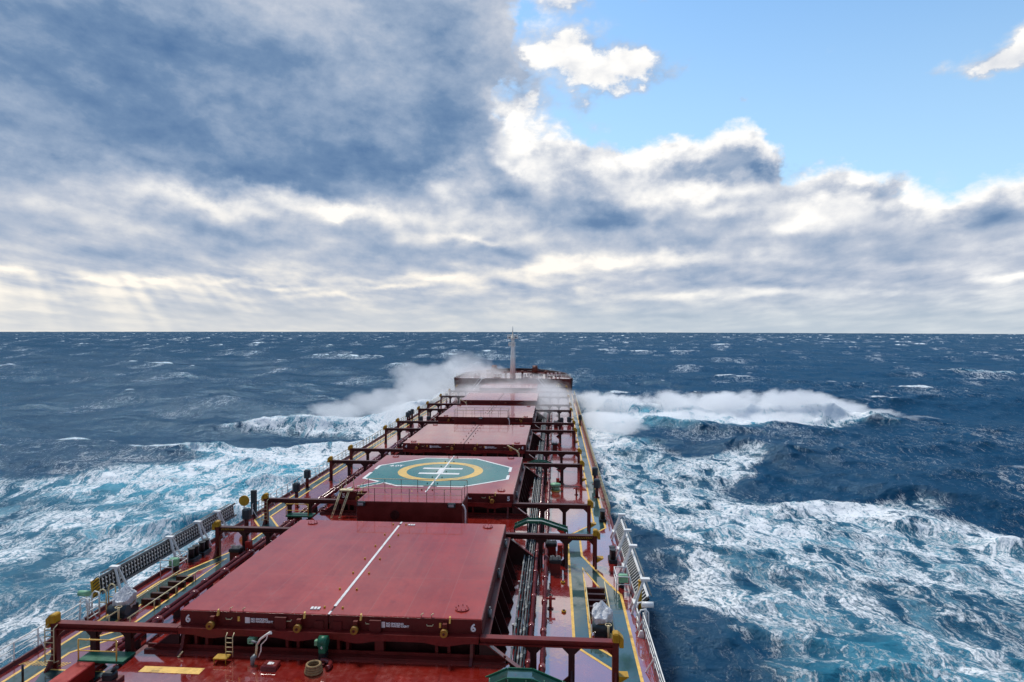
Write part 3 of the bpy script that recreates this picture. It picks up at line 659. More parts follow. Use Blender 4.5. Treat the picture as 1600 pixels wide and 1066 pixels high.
for s in (-1, 1):
    for (y0, x0), (y1, x1) in zip(half, half[1:]): g.beam((s * (x0 - 0.06), y0, 0.09), (s * (x1 - 0.06), y1, 0.09), 0.12, 0.22)
g.build("gunwale_bar", M["red"], ship)
# raised steel decks across the ship between the hatches
ends = [(18.0, 29.95)] + [(HATCH[a][1] + 0.25, HATCH[b][0] - 0.35) for a, b in ((6, 5), (5, 4), (4, 3), (3, 2), (2, 1))]
for i, (a, b) in enumerate(ends):
    c = MB().cbox(-9.2, 8.9, a, b, 0.0, 1.05, 0.05)
    c.build("cross_deck", M["deck"], ship)
# forecastle: deck, break bulkhead, bulwark
FZ = 3.8
fo = outline(bow)
f = MB().sheet(fo, FZ); f.build("forecastle_deck", M["deck"], ship)
f = MB().box(-15.4, 15.4, FC, FC + 0.2, 0.0, FZ - 0.01)
for x in np.arange(-14.5, 15, 1.45): f.box(x - 0.05, x + 0.05, FC - 0.12, FC, 0.2, FZ - 0.2)
f.box(-15.4, 15.4, FC - 0.22, FC, FZ - 0.16, FZ - 0.02)
f.build("forecastle_bulkhead", M["red"], ship)
b = MB()
pts = [(x, y) for y, x in bow]; pts = pts + [(-x, y) for x, y in reversed(pts) if x > 0]
for (x0, y0), (x1, y1) in zip(pts, pts[1:]):
    hz = lambda y: FZ + 0.12 + 0.62 * min(1, max(0, (y - 172) / 8))
    for off in (0.0,):
        vs = [(x0, y0, 0), (x1, y1, 0), (x1 * 1.02, y1 * 1.001, hz(y1)), (x0 * 1.02, y0 * 1.001, hz(y0)),
              (x0 * 0.985, y0 - 0.12, 0), (x1 * 0.985, y1 - 0.12, 0), (x1 * 0.99, y1 - 0.12, hz(y1)), (x0 * 0.99, y0 - 0.12, hz(y0))]
        b.add(vs, [(0, 1, 2, 3), (5, 4, 7, 6), (3, 2, 6, 7), (0, 3, 7, 4), (1, 5, 6, 2)])
b.build("bow_bulwark", M["dark"], ship)

# the bridge house the camera stands on, unseen, added to block light from astern
h = MB().cbox(-13.5, 13.5, -16.0, -2.2, 0.0, 19.6, 0.1); h.cbox(-16.0, 16.0, -7.0, -2.0, 14.9, 15.25, 0.05)
br = h.build("bridge_house", M["white"], ship)
w = MB()
for k in range(14): w.box(-12.6 + k * 1.82, -11.2 + k * 1.82, -2.2, -2.12, 16.6, 18.2)
w.build("window_row", M["lens"], br)

# green walkways with yellow borders, painted on the deck
def mirror(p, s): return [(s * a, b) for a, b in p]
walk, edge = MB(), MB()
for s in (1, -1):
    shift = 0.0
    W = [[(14.15, 8), (15.1, 8), (15.15, 40.6), (14.5, 42.5), (13.0, 47.5), (13.0, 51.0), (15.25, 54.4), (15.3, 166), (14.6, 166), (14.45, 55.4), (12.1, 52.0), (12.1, 33.9), (14.15, 31.4)],
         ]
    hole = [(12.95, 34.1), (14.15, 32.7), (14.15, 41.0), (12.97, 45.0)]
    # cut the island between the two lanes by laying the lanes as separate sheets
    walk.sheet(mirror([(14.15, 8), (15.1, 8), (15.15, 40.6), (14.15, 41.0)], s), 0.004)
    walk.sheet(mirror([(14.15, 41.0), (15.15, 40.6), (14.5, 42.5), (13.0, 47.5), (12.97, 45.0)], s), 0.004)
    walk.sheet(mirror([(12.1, 33.9), (12.95, 34.1), (12.97, 45.0), (13.0, 47.5), (13.0, 51.0), (12.1, 52.0)], s), 0.004)
    walk.sheet(mirror([(12.1, 33.9), (14.15, 31.4), (14.15, 32.7), (12.95, 34.1)], s), 0.004)
    walk.sheet(mirror([(12.1, 52.0), (13.0, 51.0), (15.25, 54.4), (14.45, 55.4)], s), 0.004)
    walk.sheet(mirror([(14.45, 55.4), (15.25, 54.4), (15.3, 166), (14.6, 166)], s), 0.004)
    for L in ([(15.15, 8), (15.2, 40.6), (14.5, 42.6), (13.02, 47.5), (13.02, 51.0), (15.3, 54.3), (15.35, 166)],
              [(14.55, 166), (14.4, 55.45), (12.05, 52.0), (12.05, 33.9), (14.1, 31.3), (14.1, 8)],
              [(12.97, 34.1), (14.12, 32.75), (14.12, 40.9), (12.97, 45.0), (12.97, 34.1)]):
        edge.strip(mirror(L, s), 0.16, 0.008)
# lane across the deck aft and a zebra patch, to port
walk.sheet([(-13.6, 28.4), (-10.9, 28.8), (-10.9, 29.6), (-14.1, 29.6)], 0.004)
edge.strip([(-14.1, 29.65), (-10.8, 29.65)], 0.1, 0.008)
for i in range(14): edge.strip([(-15.7 + i * 0.17, 29.95), (-15.5 + i * 0.17, 30.35)], 0.06, 0.012)
walk.build("walkway", M["green"], ship); edge.build("walkway_border", M["line"], ship)
dk = MB().sheet([(-5.2, 27.9), (-8.1, 27.9), (-8.1, 28.42), (-5.2, 28.42)], 1.056); dk.build("yellow_panel", M["line"], ship)

# ---------------------------------------------------------------- hatches
def hatch_cover(no):
    y0, y1 = HATCH[no]; w = 7.5 if no > 1 else 6.8
    tone = {6: "large red hatch cover marked 6 with a white centre line, nearest the camera",
            5: "red hatch cover marked 5 painted as a green helipad with yellow ring",
            4: "shiny pinkish hatch cover directly ahead of the helipad", 3: "pale wet hatch cover behind the far railed deckhouse",
            2: "pale wet hatch cover veiled by spray, second from the forecastle", 1: "short narrow hatch cover hard under the forecastle, half hidden by spray"}[no]
    t = thing("hatch_cover", tone, "hatch cover", (0, y0, 0), "hatch covers in a row")
    Ln = y1 - y0
    for s in (-1, 1):
        p = MB()
        a, b = (s * 0.03, s * w) if s > 0 else (s * w, s * 0.03)
        p.cbox(a, b, 0, Ln, 2.42, 2.9, 0.03)
        pan = p.build("panel", M["hatch"], t)
        k = MB().box(a + 0.02, b - 0.02, 0.02, Ln - 0.02, 2.06, 2.42)
        k.box(a + 0.01, b - 0.01, -0.03, 0.02, 2.06, 2.87)
        k.box(s * w - 0.03, s * w + 0.03, 0.05, Ln - 0.05, 2.08, 2.84)
        if no == 6:
            for xx in (2.35,): k.box(s * xx - 0.28, s * xx + 0.28, -0.2, -0.03, 2.0, 2.75)
            k.box(s * 0.45 - 0.22, s * 0.45 + 0.22, -0.10, -0.03, 2.15, 2.6)
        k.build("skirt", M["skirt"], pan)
        if no >= 3:
            for xx in (1.4, 5.75):
                wb = MB().tube([(s * xx, -0.52, 2.36), (s * xx, -0.30, 2.36)], 0.18, 18)
                wh = wb.build("wheel", M["ochre"], pan)
                MB().tube([(s * xx, -0.56, 2.36), (s * xx, -0.1, 2.36)], 0.06, 10).build("axle", M["skirt"], wh)
                MB().prism([(s * xx - 0.12, 2.2), (s * xx + 0.12, 2.2), (s * xx + 0.1, 2.72), (s * xx - 0.1, 2.72)], 'y', -0.29, -0.03).build("wheel_bracket", M["red"], pan)
                MB().prism([(-0.22, 2.74), (-0.06, 2.70), (-0.03, 2.86), (-0.03, 3.02), (-0.12, 2.98)], 'x', s * xx + 0.2, s * xx + 0.27).build("lug", M["line"], pan)
            for xx in (2.0, 5.0):
                MB().tube([(s * xx - 0.16, -0.03, 2.58), (s * xx - 0.12, -0.1, 2.54), (s * xx + 0.12, -0.1, 2.54), (s * xx + 0.16, -0.03, 2.60)], 0.022, 6).build("grab_handle", M["cream"], pan)
                MB().box(s * xx + 0.45, s * xx + 0.55, -0.08, -0.03, 2.45, 2.68).build("cleat", M["line"], pan)
            nm = {6: "6", 5: "5", 4: "4", 3: "3"}[no]
            if no > 3: text(nm, 0.50, M["letter"], pan, (s * 7.1, -0.045, 2.47), name="hatch_number", bold=0.014)
            if no > 3:
                xx = -3.55 if s < 0 else 3.2
                text("NO SMOKING\nNO NAKED LIGHT", 0.135, M["letter"], pan, (xx - 0.35, -0.045, 2.50), align='LEFT', name="warning_lettering", bold=0.005)
                sg = MB().box(xx - 0.64, xx - 0.40, -0.044, -0.03, 2.36, 2.64); sg.build("warning_sign", M["letter"], pan)
            # round covers near the corners
            for (cx, cy) in ((s * 6.4, 1.05), (s * 6.3, Ln - 0.75)) if s > 0 or no != 6 else ((s * 6.3, Ln - 0.75),):
                dsc = MB().tube([(cx, cy, 2.89), (cx, cy, 2.965)], 0.36, 22)
                for q in range(8): dsc.tube([(cx + 0.30 * math.cos(q * .785), cy + 0.30 * math.sin(q * .785), 2.95), (cx + 0.30 * math.cos(q * .785), cy + 0.30 * math.sin(q * .785), 3.02)], 0.025, 6)
                dsc.build("round_cover", M["hatch"], pan)
        else:
            for xx in (1.4, 5.4):
                MB().tube([(s * xx, -0.5, 2.36), (s * xx, -0.03, 2.36)], 0.18, 12).build("wheel", M["brown"], pan)
    # centre joint
    j = MB().box(-0.03, 0.03, 0.04, Ln - 0.04, 2.5, 2.86)
    j.build("joint", M["black"], t)
    if no >= 5:
        j = MB().box(-0.07, 0.07, 0.9 if no == 6 else 0.1, Ln - 0.9, 2.895, 2.925); j.box(-0.05, 0.05, 0.0, 0.35, 2.895, 2.92); j.box(-0.06, 0.06, Ln - 0.5, Ln - 0.05, 2.895, 2.92)
        j.build("seam_strip", M["mark"], t)
    else: MB().box(-0.04, 0.04, 0.2, Ln - 0.2, 2.895, 2.92).build("seam_strip", M["dark"], t)
    if no >= 3:
        cl = None
        for q in range(7):
            yy = 0.7 + q * (Ln - 1.4) / 6
            for s in (-1, 1):
                if cl is None: cl = MB().cbox(-0.045, 0.045, -0.06, 0.06, 0, 0.09, 0.02).build("cleat", M["yellow"] if no == 6 else M["dark"], t, (s * 0.46, yy, 2.9))
                else: again(cl, t, (s * 0.46, yy, 2.9))
    if no == 6:
        for xx, yy in ((-0.85, 0.55), (0.9, Ln - 0.75)):
            wv = MB()
            for q in range(3): wv.box(xx - 0.25 + q * 0.17, xx - 0.13 + q * 0.17, yy - 0.12, yy + 0.13, 2.90, 2.96)
            wv.build("lifting_plate", M["mark"], t)
        for xx in (-5.0, -4.35, 4.55, 5.05): MB().tube([(xx, 0.1, 2.89), (xx, 0.06, 3.0), (xx + 0.1, 0.12, 3.06)], 0.025, 6).build("grab_handle", M["cream"], t)
    if no == 5: helipad(t, y0)
    return t

def helipad(t, y0):
    P = lambda L: [(a, b - y0) for a, b in L]
    octo = [(-3.0, 55.75), (2.8, 55.75), (6.6, 58.9), (6.6, 63.9), (2.7, 67.9), (-2.8, 67.9), (-6.75, 63.9), (-6.75, 58.3)]
    MB().sheet(P(octo), 2.905).build("landing_pad", M["helig"], t)
    e = MB()
    for L in ([(0.6, 55.75), (2.8, 55.75), (6.6, 58.9), (6.6, 60.5)], [(6.6, 62.0), (6.6, 63.9), (2.7, 67.9), (0.7, 67.9)],
              [(-0.4, 67.9), (-2.8, 67.9), (-6.75, 63.9), (-6.75, 62.2)], [(-6.75, 60.8), (-6.75, 58.3), (-4.9, 57.1)], [(-4.5, 56.85), (-3.0, 55.75), (-0.6, 55.75)]):
        e.strip(P(L), 0.28, 2.911)
    e.strip(P([(-4.9, 57.2), (-6.9, 54.9), (-7.3, 53.9)]), 0.14, 2.911); e.strip(P([(-4.4, 56.8), (-6.2, 54.6), (-6.9, 53.9)]), 0.14, 2.911)
    e.build("pad_border", M["mark"], t)
    MB().sheet(P([(-4.9, 57.2), (-6.95, 54.9), (-7.3, 53.9), (-6.9, 53.9), (-6.2, 54.6), (-4.4, 56.8)]), 2.906).build("access_path", M["helig"], t)
    r = MB(); N = 72; cx, cy = -0.15, 61.85 - y0
    vs = [(cx + math.cos(2 * math.pi * i / N) * R, cy + math.sin(2 * math.pi * i / N) * R, 2.911) for R in (3.3, 4.15) for i in range(N)]
    r.add(vs, [(i, N + i, N + (i + 1) % N, (i + 1) % N) for i in range(N)]); r.build("ring", M["ring"], t)
    hh = MB()
    for yy in (60.75, 62.95): hh.sheet(P([(-2.1, yy - 0.30), (1.85, yy - 0.30), (1.85, yy + 0.30), (-2.1, yy + 0.30)]), 2.911)
    hh.sheet(P([(-0.42, 61.05), (0.17, 61.05), (0.17, 62.65), (-0.42, 62.65)]), 2.911)
    hh.build("letter_h", M["mark"], t)
    text("4.0T", 0.95, M["letter"], t, (-5.0, 63.75 - y0, 2.908), rot=(0, 0, 0), name="load_lettering", bold=0.02, sx=0.8)

def coaming(no):
    y0, y1 = HATCH[no]; w = 7.25 if no > 1 else 6.5
    t = thing("hatch_coaming", f"dark red ribbed coaming carrying {NAME[no]}", "hatch coaming", (0, y0, 0), "hatch coamings")
    Ln = y1 - y0
    wl = MB(); a, b = 0.28, Ln - 0.28
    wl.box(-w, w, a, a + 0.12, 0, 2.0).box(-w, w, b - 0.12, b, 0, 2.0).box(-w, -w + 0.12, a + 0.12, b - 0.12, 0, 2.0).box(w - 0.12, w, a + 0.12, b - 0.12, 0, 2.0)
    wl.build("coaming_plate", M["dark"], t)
    for yy in (-0.42, Ln + 0.02):                           # wheel track along both ends, deepened under the wheels
        rl = MB().box(-w - 0.16, w + 0.16, yy, yy + 0.40, 2.12, 2.195)
        bot = [(-w - 0.15, 2.12)]
        for i in range(41):
            x = -w - 0.15 + (2 * w + 0.3) * i / 40
            k = max(0, 1 - min(abs(abs(x) - 1.5), abs(abs(x) - 5.75)) / 1.15); bot.append((x, 1.88 - 0.16 * (k * k * (3 - 2 * k))))
        bot.append((w + 0.15, 2.12))
        rl.prism(bot, 'y', yy + 0.01, yy + 0.11)
        rl.build("wheel_track", M["track"], t)
    sl = MB().box(-9.0, 8.7, -0.62, -0.28, 1.05, 1.17); sl.box(-9.0, 8.7, -0.30, -0.24, 1.17, 1.32)
    sl.build("sill", M["red"], t)
    st = None
    for x in (-6.6, -6.05, -2.0, -1.45, 0.55, 1.0, 5.35, 5.95) + ((-4.9, 4.1) if no < 6 else ()):
        if st is None: st = MB().box(-0.07, 0.07, -0.22, 0.28, 1.17, 1.95).build("stay", M["red"], t, (x, 0, 0))
        else: again(st, t, (x, 0, 0))
    wd = MB().box(2.35, 2.78, -0.24, 0.28, 1.17, 2.1); wd.build("wide_stay", M["red"], t)
    if no == 6: text("cc", 0.16, M["letter"], t, (2.56, -0.40, 2.03), name="mark_lettering")
    for x, s in ((-7.2, -1), (7.0, 1)):
        MB().prism([(0.28, 1.95), (-0.35, 1.95), (-0.55, 1.3), (-0.9, 1.07), (0.28, 1.07)], 'x', x, x + 0.14).build("knee", M["red"], t)
    # stays down the sides, and the sloping corner plates
    for s in (-1, 1):
        sb = None
        for k in range(int(Ln // 1.9)):
            yy = 1.0 + k * 1.9
            if sb is None: sb = MB().prism([(0, 1.95), (s * 0.55, 1.95), (s * 1.25, 0.0), (0, 0.0)], 'y', -0.05, 0.05).build("side_stay", M["dark"], t, (s * w, yy, 0))
            else: again(sb, t, (s * w, yy, 0))
        fl = MB().box(min(s * w, s * (w + 0.62)), max(s * w, s * (w + 0.62)), 0.2, Ln - 0.2, 1.95, 2.03); fl.build("side_flange", M["red"], t)
        for yy in (-0.28, Ln + 0.12):
            cp = MB().prism([(s * (w + 0.17), 1.90), (s * (w + 0.5), 1.90), (s * (w + 2.3), 0.55), (s * (w + 2.3), 0.0), (s * (w + 0.17), 0.0)], 'y', yy, yy + 0.10)
            cpo = cp.build("corner_plate", M["dark"], t)
            MB().beam((s * (w + 0.45), yy + 0.05, 1.93), (s * (w + 2.33), yy + 0.05, 0.54), 0.34, 0.05).build("plate_edge", M["pipe"], cpo)
        for k in range(3):                                   # lifting jacks and cleats along the side
            yy = 2.2 + k * (Ln - 4.4) / 2
            jk = MB().tube([(s * (w + 0.42), yy, 2.03), (s * (w + 0.42), yy, 2.4)], 0.10, 10); jk.tube([(s * (w + 0.42), yy, 2.35), (s * (w + 0.42), yy, 2.55)], 0.055, 8)
            jk.build("lifting_jack", M["grey"], t)
    return t

for no in HATCH: hatch_cover(no); coaming(no)

# ---------------------------------------------------------------- frames that carry the opened covers
def gusset(mb, x, z, s, sz, y0=-0.06, y1=0.06):
    mb.prism([(x, z), (x + s * sz, z), (x, z - sz)], 'y', y0, y1)
def make_frame(s, label, loc, ladder, step, in_x=7.45, near=False):
    t = thing("cover_support", label, "support frame", loc, "support frames beside the hatches")
    b = MB()
    x0, x1 = sorted((s * in_x, s * 13.75))
    b.box(x0, x1, -0.2, 0.2, 2.12, 2.2).box(x0, x1, -0.05, 0.05, 1.92, 2.12).box(x0, x1, -0.16, 0.16, 1.84, 1.92)
    b.build("beam", M["track" if near else "beam"], t)
    for i, x in enumerate((10.0, 11.8, 13.85)):
        c = MB(); X = s * x; w = 0.15
        c.box(X - w, X + w, -0.14, 0.14, 0.0, 1.84 if i < 2 else 2.2)
        for q in (-1, 1):
            if i == 2 and q == s: continue
            gusset(c, X + q * w, 1.84, q, 0.34)
        c.prism([(-0.14, 0.0), (-0.14, 0.75), (-0.75, 0.0)], 'x', X - 0.05, X + 0.05)       # foot bracket towards the stern
        if i < 2: c.prism([(X + s * -w, 0.0), (X + s * -w, 0.42), (X - s * 0.62, 0.0)], 'y', -0.05, 0.05)
        c.build("column", M["dark"] if i < 2 else M["red"], t)
    e = MB().cbox(min(s * 13.72, s * 14.02), max(s * 13.72, s * 14.02), -0.24, 0.24, 2.2, 2.62, 0.06)
    e.prism([(s * 14.02, 2.58), (s * 14.22, 2.36), (s * 14.22, 1.95), (s * 14.02, 1.95)], 'y', -0.2, 0.2)
    e.build("end_stop", M["yellow"], t)
    if ladder:
        l = MB(); X = s * 13.95 - (0.28 if s > 0 else 0.0)
        for q in (0, 0.46): l.tube([(X + q - 0.1, -0.2, 2.15), (X + q - 0.1, -0.45, 2.05), (X + q - 0.1, -0.45, 0.35), (X + q - 0.1, -0.16, 0.3)], 0.028, 6)
        for k in range(6): l.tube([(X - 0.1, -0.45, 0.45 + k * 0.3), (X + 0.36, -0.45, 0.45 + k * 0.3)], 0.022, 6)
        l.build("ladder", M["cream"], t)
    if step:
        l = MB().prism([(s * 14.0, 0.62), (s * 14.45, 0.62), (s * 14.0, 0.32)], 'y', -0.3, 0.2); l.box(min(s * 14.0, s * 14.45), max(s * 14.0, s * 14.45), -0.3, 0.2, 0.62, 0.66)
        l.build("step", M["yellow"], t)
    return t
for no, (y0, y1) in HATCH.items():
    ix = 7.45 if no > 1 else 6.75
    for s, side in ((-1, "port"), (1, "starboard")):
        for end, yy in (("after", y0 - 0.22), ("forward", y1 + 0.22)):
            ext = ", with ladder" if (s < 0 and end == "after" and no >= 5) else ""
            fr = make_frame(s, f"{side} support frame at the {end} end of {NAME[no]}{ext}", (0, yy, 0), bool(ext), s > 0 and no > 2, ix, no == 6 and end == "after")
            if no == 6 and end == "forward":                # black and yellow hazard stripes on the beam
                hz = MB()
                for k in range(14):
                    xa = s * 11.95 + s * k * 0.125
                    hz.prism([(xa, 1.94), (xa + 0.06, 1.94), (xa + 0.13, 2.1), (xa + 0.07, 2.1)], 'y', -0.065, -0.052)
                hz.build("hazard_stripes", M["yellow"], fr)

# ---------------------------------------------------------------- deckhouses between the hatches
def deckhouse(label, loc, w0, w1, dep, ztop, lamps, fenced):
    t = thing("deckhouse", label, "deckhouse", loc, "deckhouses between hatches")
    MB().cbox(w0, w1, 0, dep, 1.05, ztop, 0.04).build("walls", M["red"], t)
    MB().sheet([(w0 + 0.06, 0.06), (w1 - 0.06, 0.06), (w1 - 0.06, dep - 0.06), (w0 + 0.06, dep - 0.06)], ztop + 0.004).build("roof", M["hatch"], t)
    rail = MB(); A = [(w0 + .05, 0.05), (w1 - .05, 0.05), (w1 - .05, dep - .05), (w0 + .05, dep - .05)]
    for z in (1.02, 0.55): rail.tube([(x, y, ztop + z) for x, y in A + A[:1]], 0.026 if z > 1 else 0.016, 6)
    rail.build("top_rail", M["cream"], t)
    pm = None
    per = []
    for (xa, ya), (xb, yb) in zip(A, A[1:] + A[:1]):
        L = math.hypot(xb - xa, yb - ya); k = max(1, round(L / 1.35))
        per += [(xa + (xb - xa) * i / k, ya + (yb - ya) * i / k) for i in range(k)]
    for i, (x, y) in enumerate(per):
        corner = (x, y) in A
        if pm is None: pm = MB().tube([(0, 0, 0), (0, 0, 1.02)], 0.022, 6).build("rail_post", M["dark"], t, (x, y, ztop))
        else: again(pm, t, (x, y, ztop))
    for x in lamps:
        l = MB().cbox(x - 0.30, x + 0.30, -0.42, -0.06, ztop - 0.28, ztop + 0.06, 0.08).build("floodlight", M["black"], t)
        MB().cbox(x - 0.2, x + 0.2, -0.445, -0.42, ztop - 0.20, ztop - 0.02, 0.01).build("lens", M["lens"], l)
    MB().tube([((w0 + w1) / 2 - 1.1, -0.12, ztop - 1.0), ((w0 + w1) / 2 - 1.1, 0.05, ztop - 1.0)], 0.34, 18).build("vent_cover", M["dark"], t)
    pp = MB().tube([(w1 + 0.18, 0.2, ztop - 2.2), (w1 + 0.2, 0.2, ztop - 0.6), (w1 + 0.1, 0.1, ztop - 0.25), (w1 - 0.05, 0.05, ztop - 0.1)], 0.07, 8); pp.build("vent_pipe", M["white"], t)
    return t
deckhouse("red box deckhouse with yellow rails between the near hatch and the helipad", (0, 48.0, 0), -4.2, 4.0, 3.1, 3.6, (-3.75, 3.2), True)
deckhouse("smaller looking far deckhouse with pale rails and a lamp, ahead of the fourth hatch", (0, 95.9, 0), -4.25, 3.95, 3.3, 3.5, (-0.15,), True)

# ---------------------------------------------------------------- guard rails along the ship's side
def guard_rail(label, x, y0, y1, mat, step=1.5, zb=0.2, brace=True, height=1.12):
    s = 1 if x > 0 else -1
    t = thing("guard_rail", label, "guard rail", (x, y0, 0), "guard rails along the deck edge")
    L = y1 - y0
    for z, r in ((height, 0.034), (0.80, 0.022), (0.50, 0.022)):
        MB().tube([(0, 0, z), (0, L, z)], r, 6).build("rail_bar", mat, t)
    n = int(L // step) + 1; pm = bm = None
    for i in range(n + 1):
        yy = min(i * step, L)
        if pm is None:
            pm = MB().box(-0.035, 0.035, -0.014, 0.014, 0.0, height).build("post", mat, t, (0, yy, 0))
            bm = MB().beam((0, 0, 0.75), (-s * 0.42, 0, 0.0), 0.03, 0.06)
            bm = bm.build("brace", mat, t, (0, yy, 0))
        else:
            again(pm, t, (0, yy, 0))
            if brace and i % 3 == 0: again(bm, t, (0, yy, 0))
    return t
guard_rail("white guard rail on the port side nearest the camera", -16.0, 18, 35.2, M["white"])
guard_rail("white guard rail on the port side beyond the long boarding ladder", -15.95, 55.2, 76.0, M["white"], 1.25)
guard_rail("thin pale guard rail running far forward on the port side", -15.9, 76.2, 164.0, M["cream"], 1.5, brace=False)
guard_rail("white guard rail at the starboard edge, bottom right corner", 15.9, 18, 35.6, M["white"])
guard_rail("long thin guard rail running far forward on the starboard side", 15.9, 57.0, 164.0, M["cream"], 1.5, brace=False)

# ---------------------------------------------------------------- boarding ladders stowed outside the rail
def boarding_ladder(s, label, y0, y1, tilt):
    t = thing("boarding_ladder", label, "gangway ladder", (s * 16.4 if s < 0 else 16.14, y0, 0.75 if s < 0 else -0.22), "stowed boarding ladders")
    L = y1 - y0; H = 1.0 if s < 0 else 0.85
    c, sn = math.cos(tilt), math.sin(tilt)
    R = lambda p: (s * (p[0] * c + p[2] * sn), p[1], -p[0] * sn + p[2] * c)
    for z, nm in ((0.0, "lower"), (H, "upper")):
        st = MB(); st.beam(R((0, 0, z)), R((0, L, z)), 0.06, 0.15, R((0, 0, 1))); st.build("stringer", M["grey"] if s < 0 else M["white"], t)
    tr = None
    for k in range(int(L / (0.30 if s < 0 else 0.42))):
        yy = 0.2 + k * (0.30 if s < 0 else 0.42)
        if tr is None:
            tr = MB()
            if s > 0: tr.beam(R((0.0, 0, 0.08)), R((0.0, 0, 0.80)), 0.025, 0.08, (0, 1, 0))
            else:
                tr.beam(R((0.05, 0.0, 0.12)), R((0.05, 0.0, 0.9)), 0.03, 0.03, (0, 1, 0))
                for q in (0.22, 0.48, 0.74): tr.beam(R((0.02, 0, q)), R((0.02, 0, q + 0.075)), 0.08, 0.08, (0, 1, 0))
            tr = tr.build("tread", M["white"], t, (0, yy, 0))
        else: again(tr, t, (0, yy, 0))
    bk = MB().beam(R((0.16, 0.1, 0.06)), R((0.16, L - 0.1, 0.06)), 0.03, 0.05, R((1, 0, 0)))
    bk.add([R((0.13, 0.1, 0.02)), R((0.13, L - 0.1, 0.02)), R((0.13, L - 0.1, H - 0.02)), R((0.13, 0.1, H - 0.02)), R((0.15, 0.1, 0.02)), R((0.15, L - 0.1, 0.02)), R((0.15, L - 0.1, H - 0.02)), R((0.15, 0.1, H - 0.02))],
           [(0, 1, 2, 3), (7, 6, 5, 4), (3, 2, 6, 7), (0, 4, 5, 1)])
    bk.build("backing_plate", M["black"], t)
    hr = MB()
    for q in (0.30, 0.52): hr.tube([R((q * 0.6, 0.4, H + 0.1)), R((q * 0.6, L - 0.4, H + 0.1))], 0.03, 6)
    hr.build("folded_handrail", M["grey"], t)
    ep = MB().beam(R((0.06, -0.4 if s < 0 else -0.12, 0.0)), R((0.06, -0.4 if s < 0 else -0.12, H)), 0.10, 0.62 if s < 0 else 0.2, (0, 1, 0))
    epo = ep.build("end_platform", M["yellow"] if s < 0 else M["black"], t)
    if s < 0:
        st = MB()
        for k in range(6):
            st.beam(R((-0.0, -0.66, 0.06 + k * 0.19)), R((-0.0, -0.14, 0.17 + k * 0.19)), 0.02, 0.05, R((0, 0, 1)))
        st.build("hazard_stripes", M["black"], epo)
    return t
boarding_ladder(-1, "dark boarding ladder with white treads stowed along the port side", 36.8, 53.2, 0.10)
boarding_ladder(1, "white boarding ladder stowed along the starboard side", 39.6, 55.6, 0.80)

def davit(s, y, label):
    t = thing("ladder_davit", label, "davit", (s * 15.9, y, 0), "davits for the boarding ladders")
    for q in (-0.42, 0.42):
        MB().beam((-s * 0.35, q, 0), (s * 0.36, q * 0.25, 1.9), 0.13, 0.08, (0, 1, 0)).build("leg", M["white"], t)
    MB().box(min(s * 0.2, s * 0.75), max(s * 0.2, s * 0.75), -0.16, 0.16, 1.88, 2.02).build("head", M["white"], t)
    MB().box(-0.14 - s * 0.12, 0.14 - s * 0.12, -0.34, 0.34, 0.55, 0.63).build("cross_bar", M["white"], t)
    return t
for s, ys, side in ((-1, (37.9, 43.6, 47.2, 50.0), "port"), (1, (38.3, 44.2, 47.6, 51.6), "starboard")):
    for y, w in zip(ys, ("nearest the camera", "second from the camera", "third from the camera", "farthest forward")):
        davit(s, y, f"white A-shaped davit beside the {side} boarding ladder, {w}")

def safety_cage(s, y0, y1, label, box=True):
    """small railed stand at the ladder winch"""
    t = thing("railed_stand", label, "railing", (s * 15.2, y0, 0), "railed stands by the boarding ladders")
    L = y1 - y0
    P = [(s * 0.6, 0), (-s * 0.25, 0), (-s * 0.25, L), (s * 0.6, L)]
    for z in (1.05, 0.55): MB().tube([(x, y, z) for x, y in P], 0.034, 6).build("rail_bar", M["white"], t)
    for x, y in P: MB().tube([(x, y, 0), (x, y, 1.05)], 0.034, 6).build("post", M["white"], t)
    if box: MB().cbox(-0.1, 0.5, 0.1, 0.5, 0.62, 1.1, 0.06).build("green_box", M["pale"], t)
    MB().tube([(s * 0.15, L * 0.6, 0.0), (s * 0.15, L * 0.6, 0.9)], 0.2, 10).build("winch_drum", M["slate"], t)
    return t
safety_cage(-1, 41.6, 43.4, "white railed stand with a green box beside the port boarding ladder")
safety_cage(1, 40.9, 42.6, "white railed stand with a green box beside the starboard boarding ladder")

def bent_stand(s, y, label, lid):
    t = thing("pilot_gate", label, "boarding gate", (s * 15.75, y, 0), "boarding gates in the rail")
    for q in (0.0, 0.95): MB().tube([(-s * 0.1, q, 0), (-s * 0.1, q, 1.15), (s * 0.0, q + 0.08, 1.32), (s * 0.25, q + 0.1, 1.36), (s * 0.42, q + 0.1, 1.2), (s * 0.45, q + 0.1, 0.0)], 0.045, 8).build("hoop", M["white"], t)
    for z in (1.05, 0.6, 0.2): MB().tube([(-s * 0.1, 0, z), (-s * 0.1, 0.95, z)], 0.034, 6).build("rail_bar", M["white"], t)
    MB().prism([(-0.2, 0), (0.2, 0), (0.07, 0.35), (-0.07, 0.35)], 'y', -0.35, -0.22).build("foot", M["white"], t)
    MB().tube([(s * 0.1, 0.45, 1.48), (s * 0.75, 0.45, 1.48)], 0.16, 12).build("float_can", M[lid], t)
    MB().tube([(s * 0.3, 0.45, 0.6), (s * 0.3, 0.45, 1.4)], 0.05, 8).build("pole", M["white"], t)
    return t
bent_stand(-1, 34.6, "white hooped boarding gate with a green float on the port rail", "pale")
bent_stand(1, 35.4, "white hooped boarding gate with a white float on the starboard rail", "white")
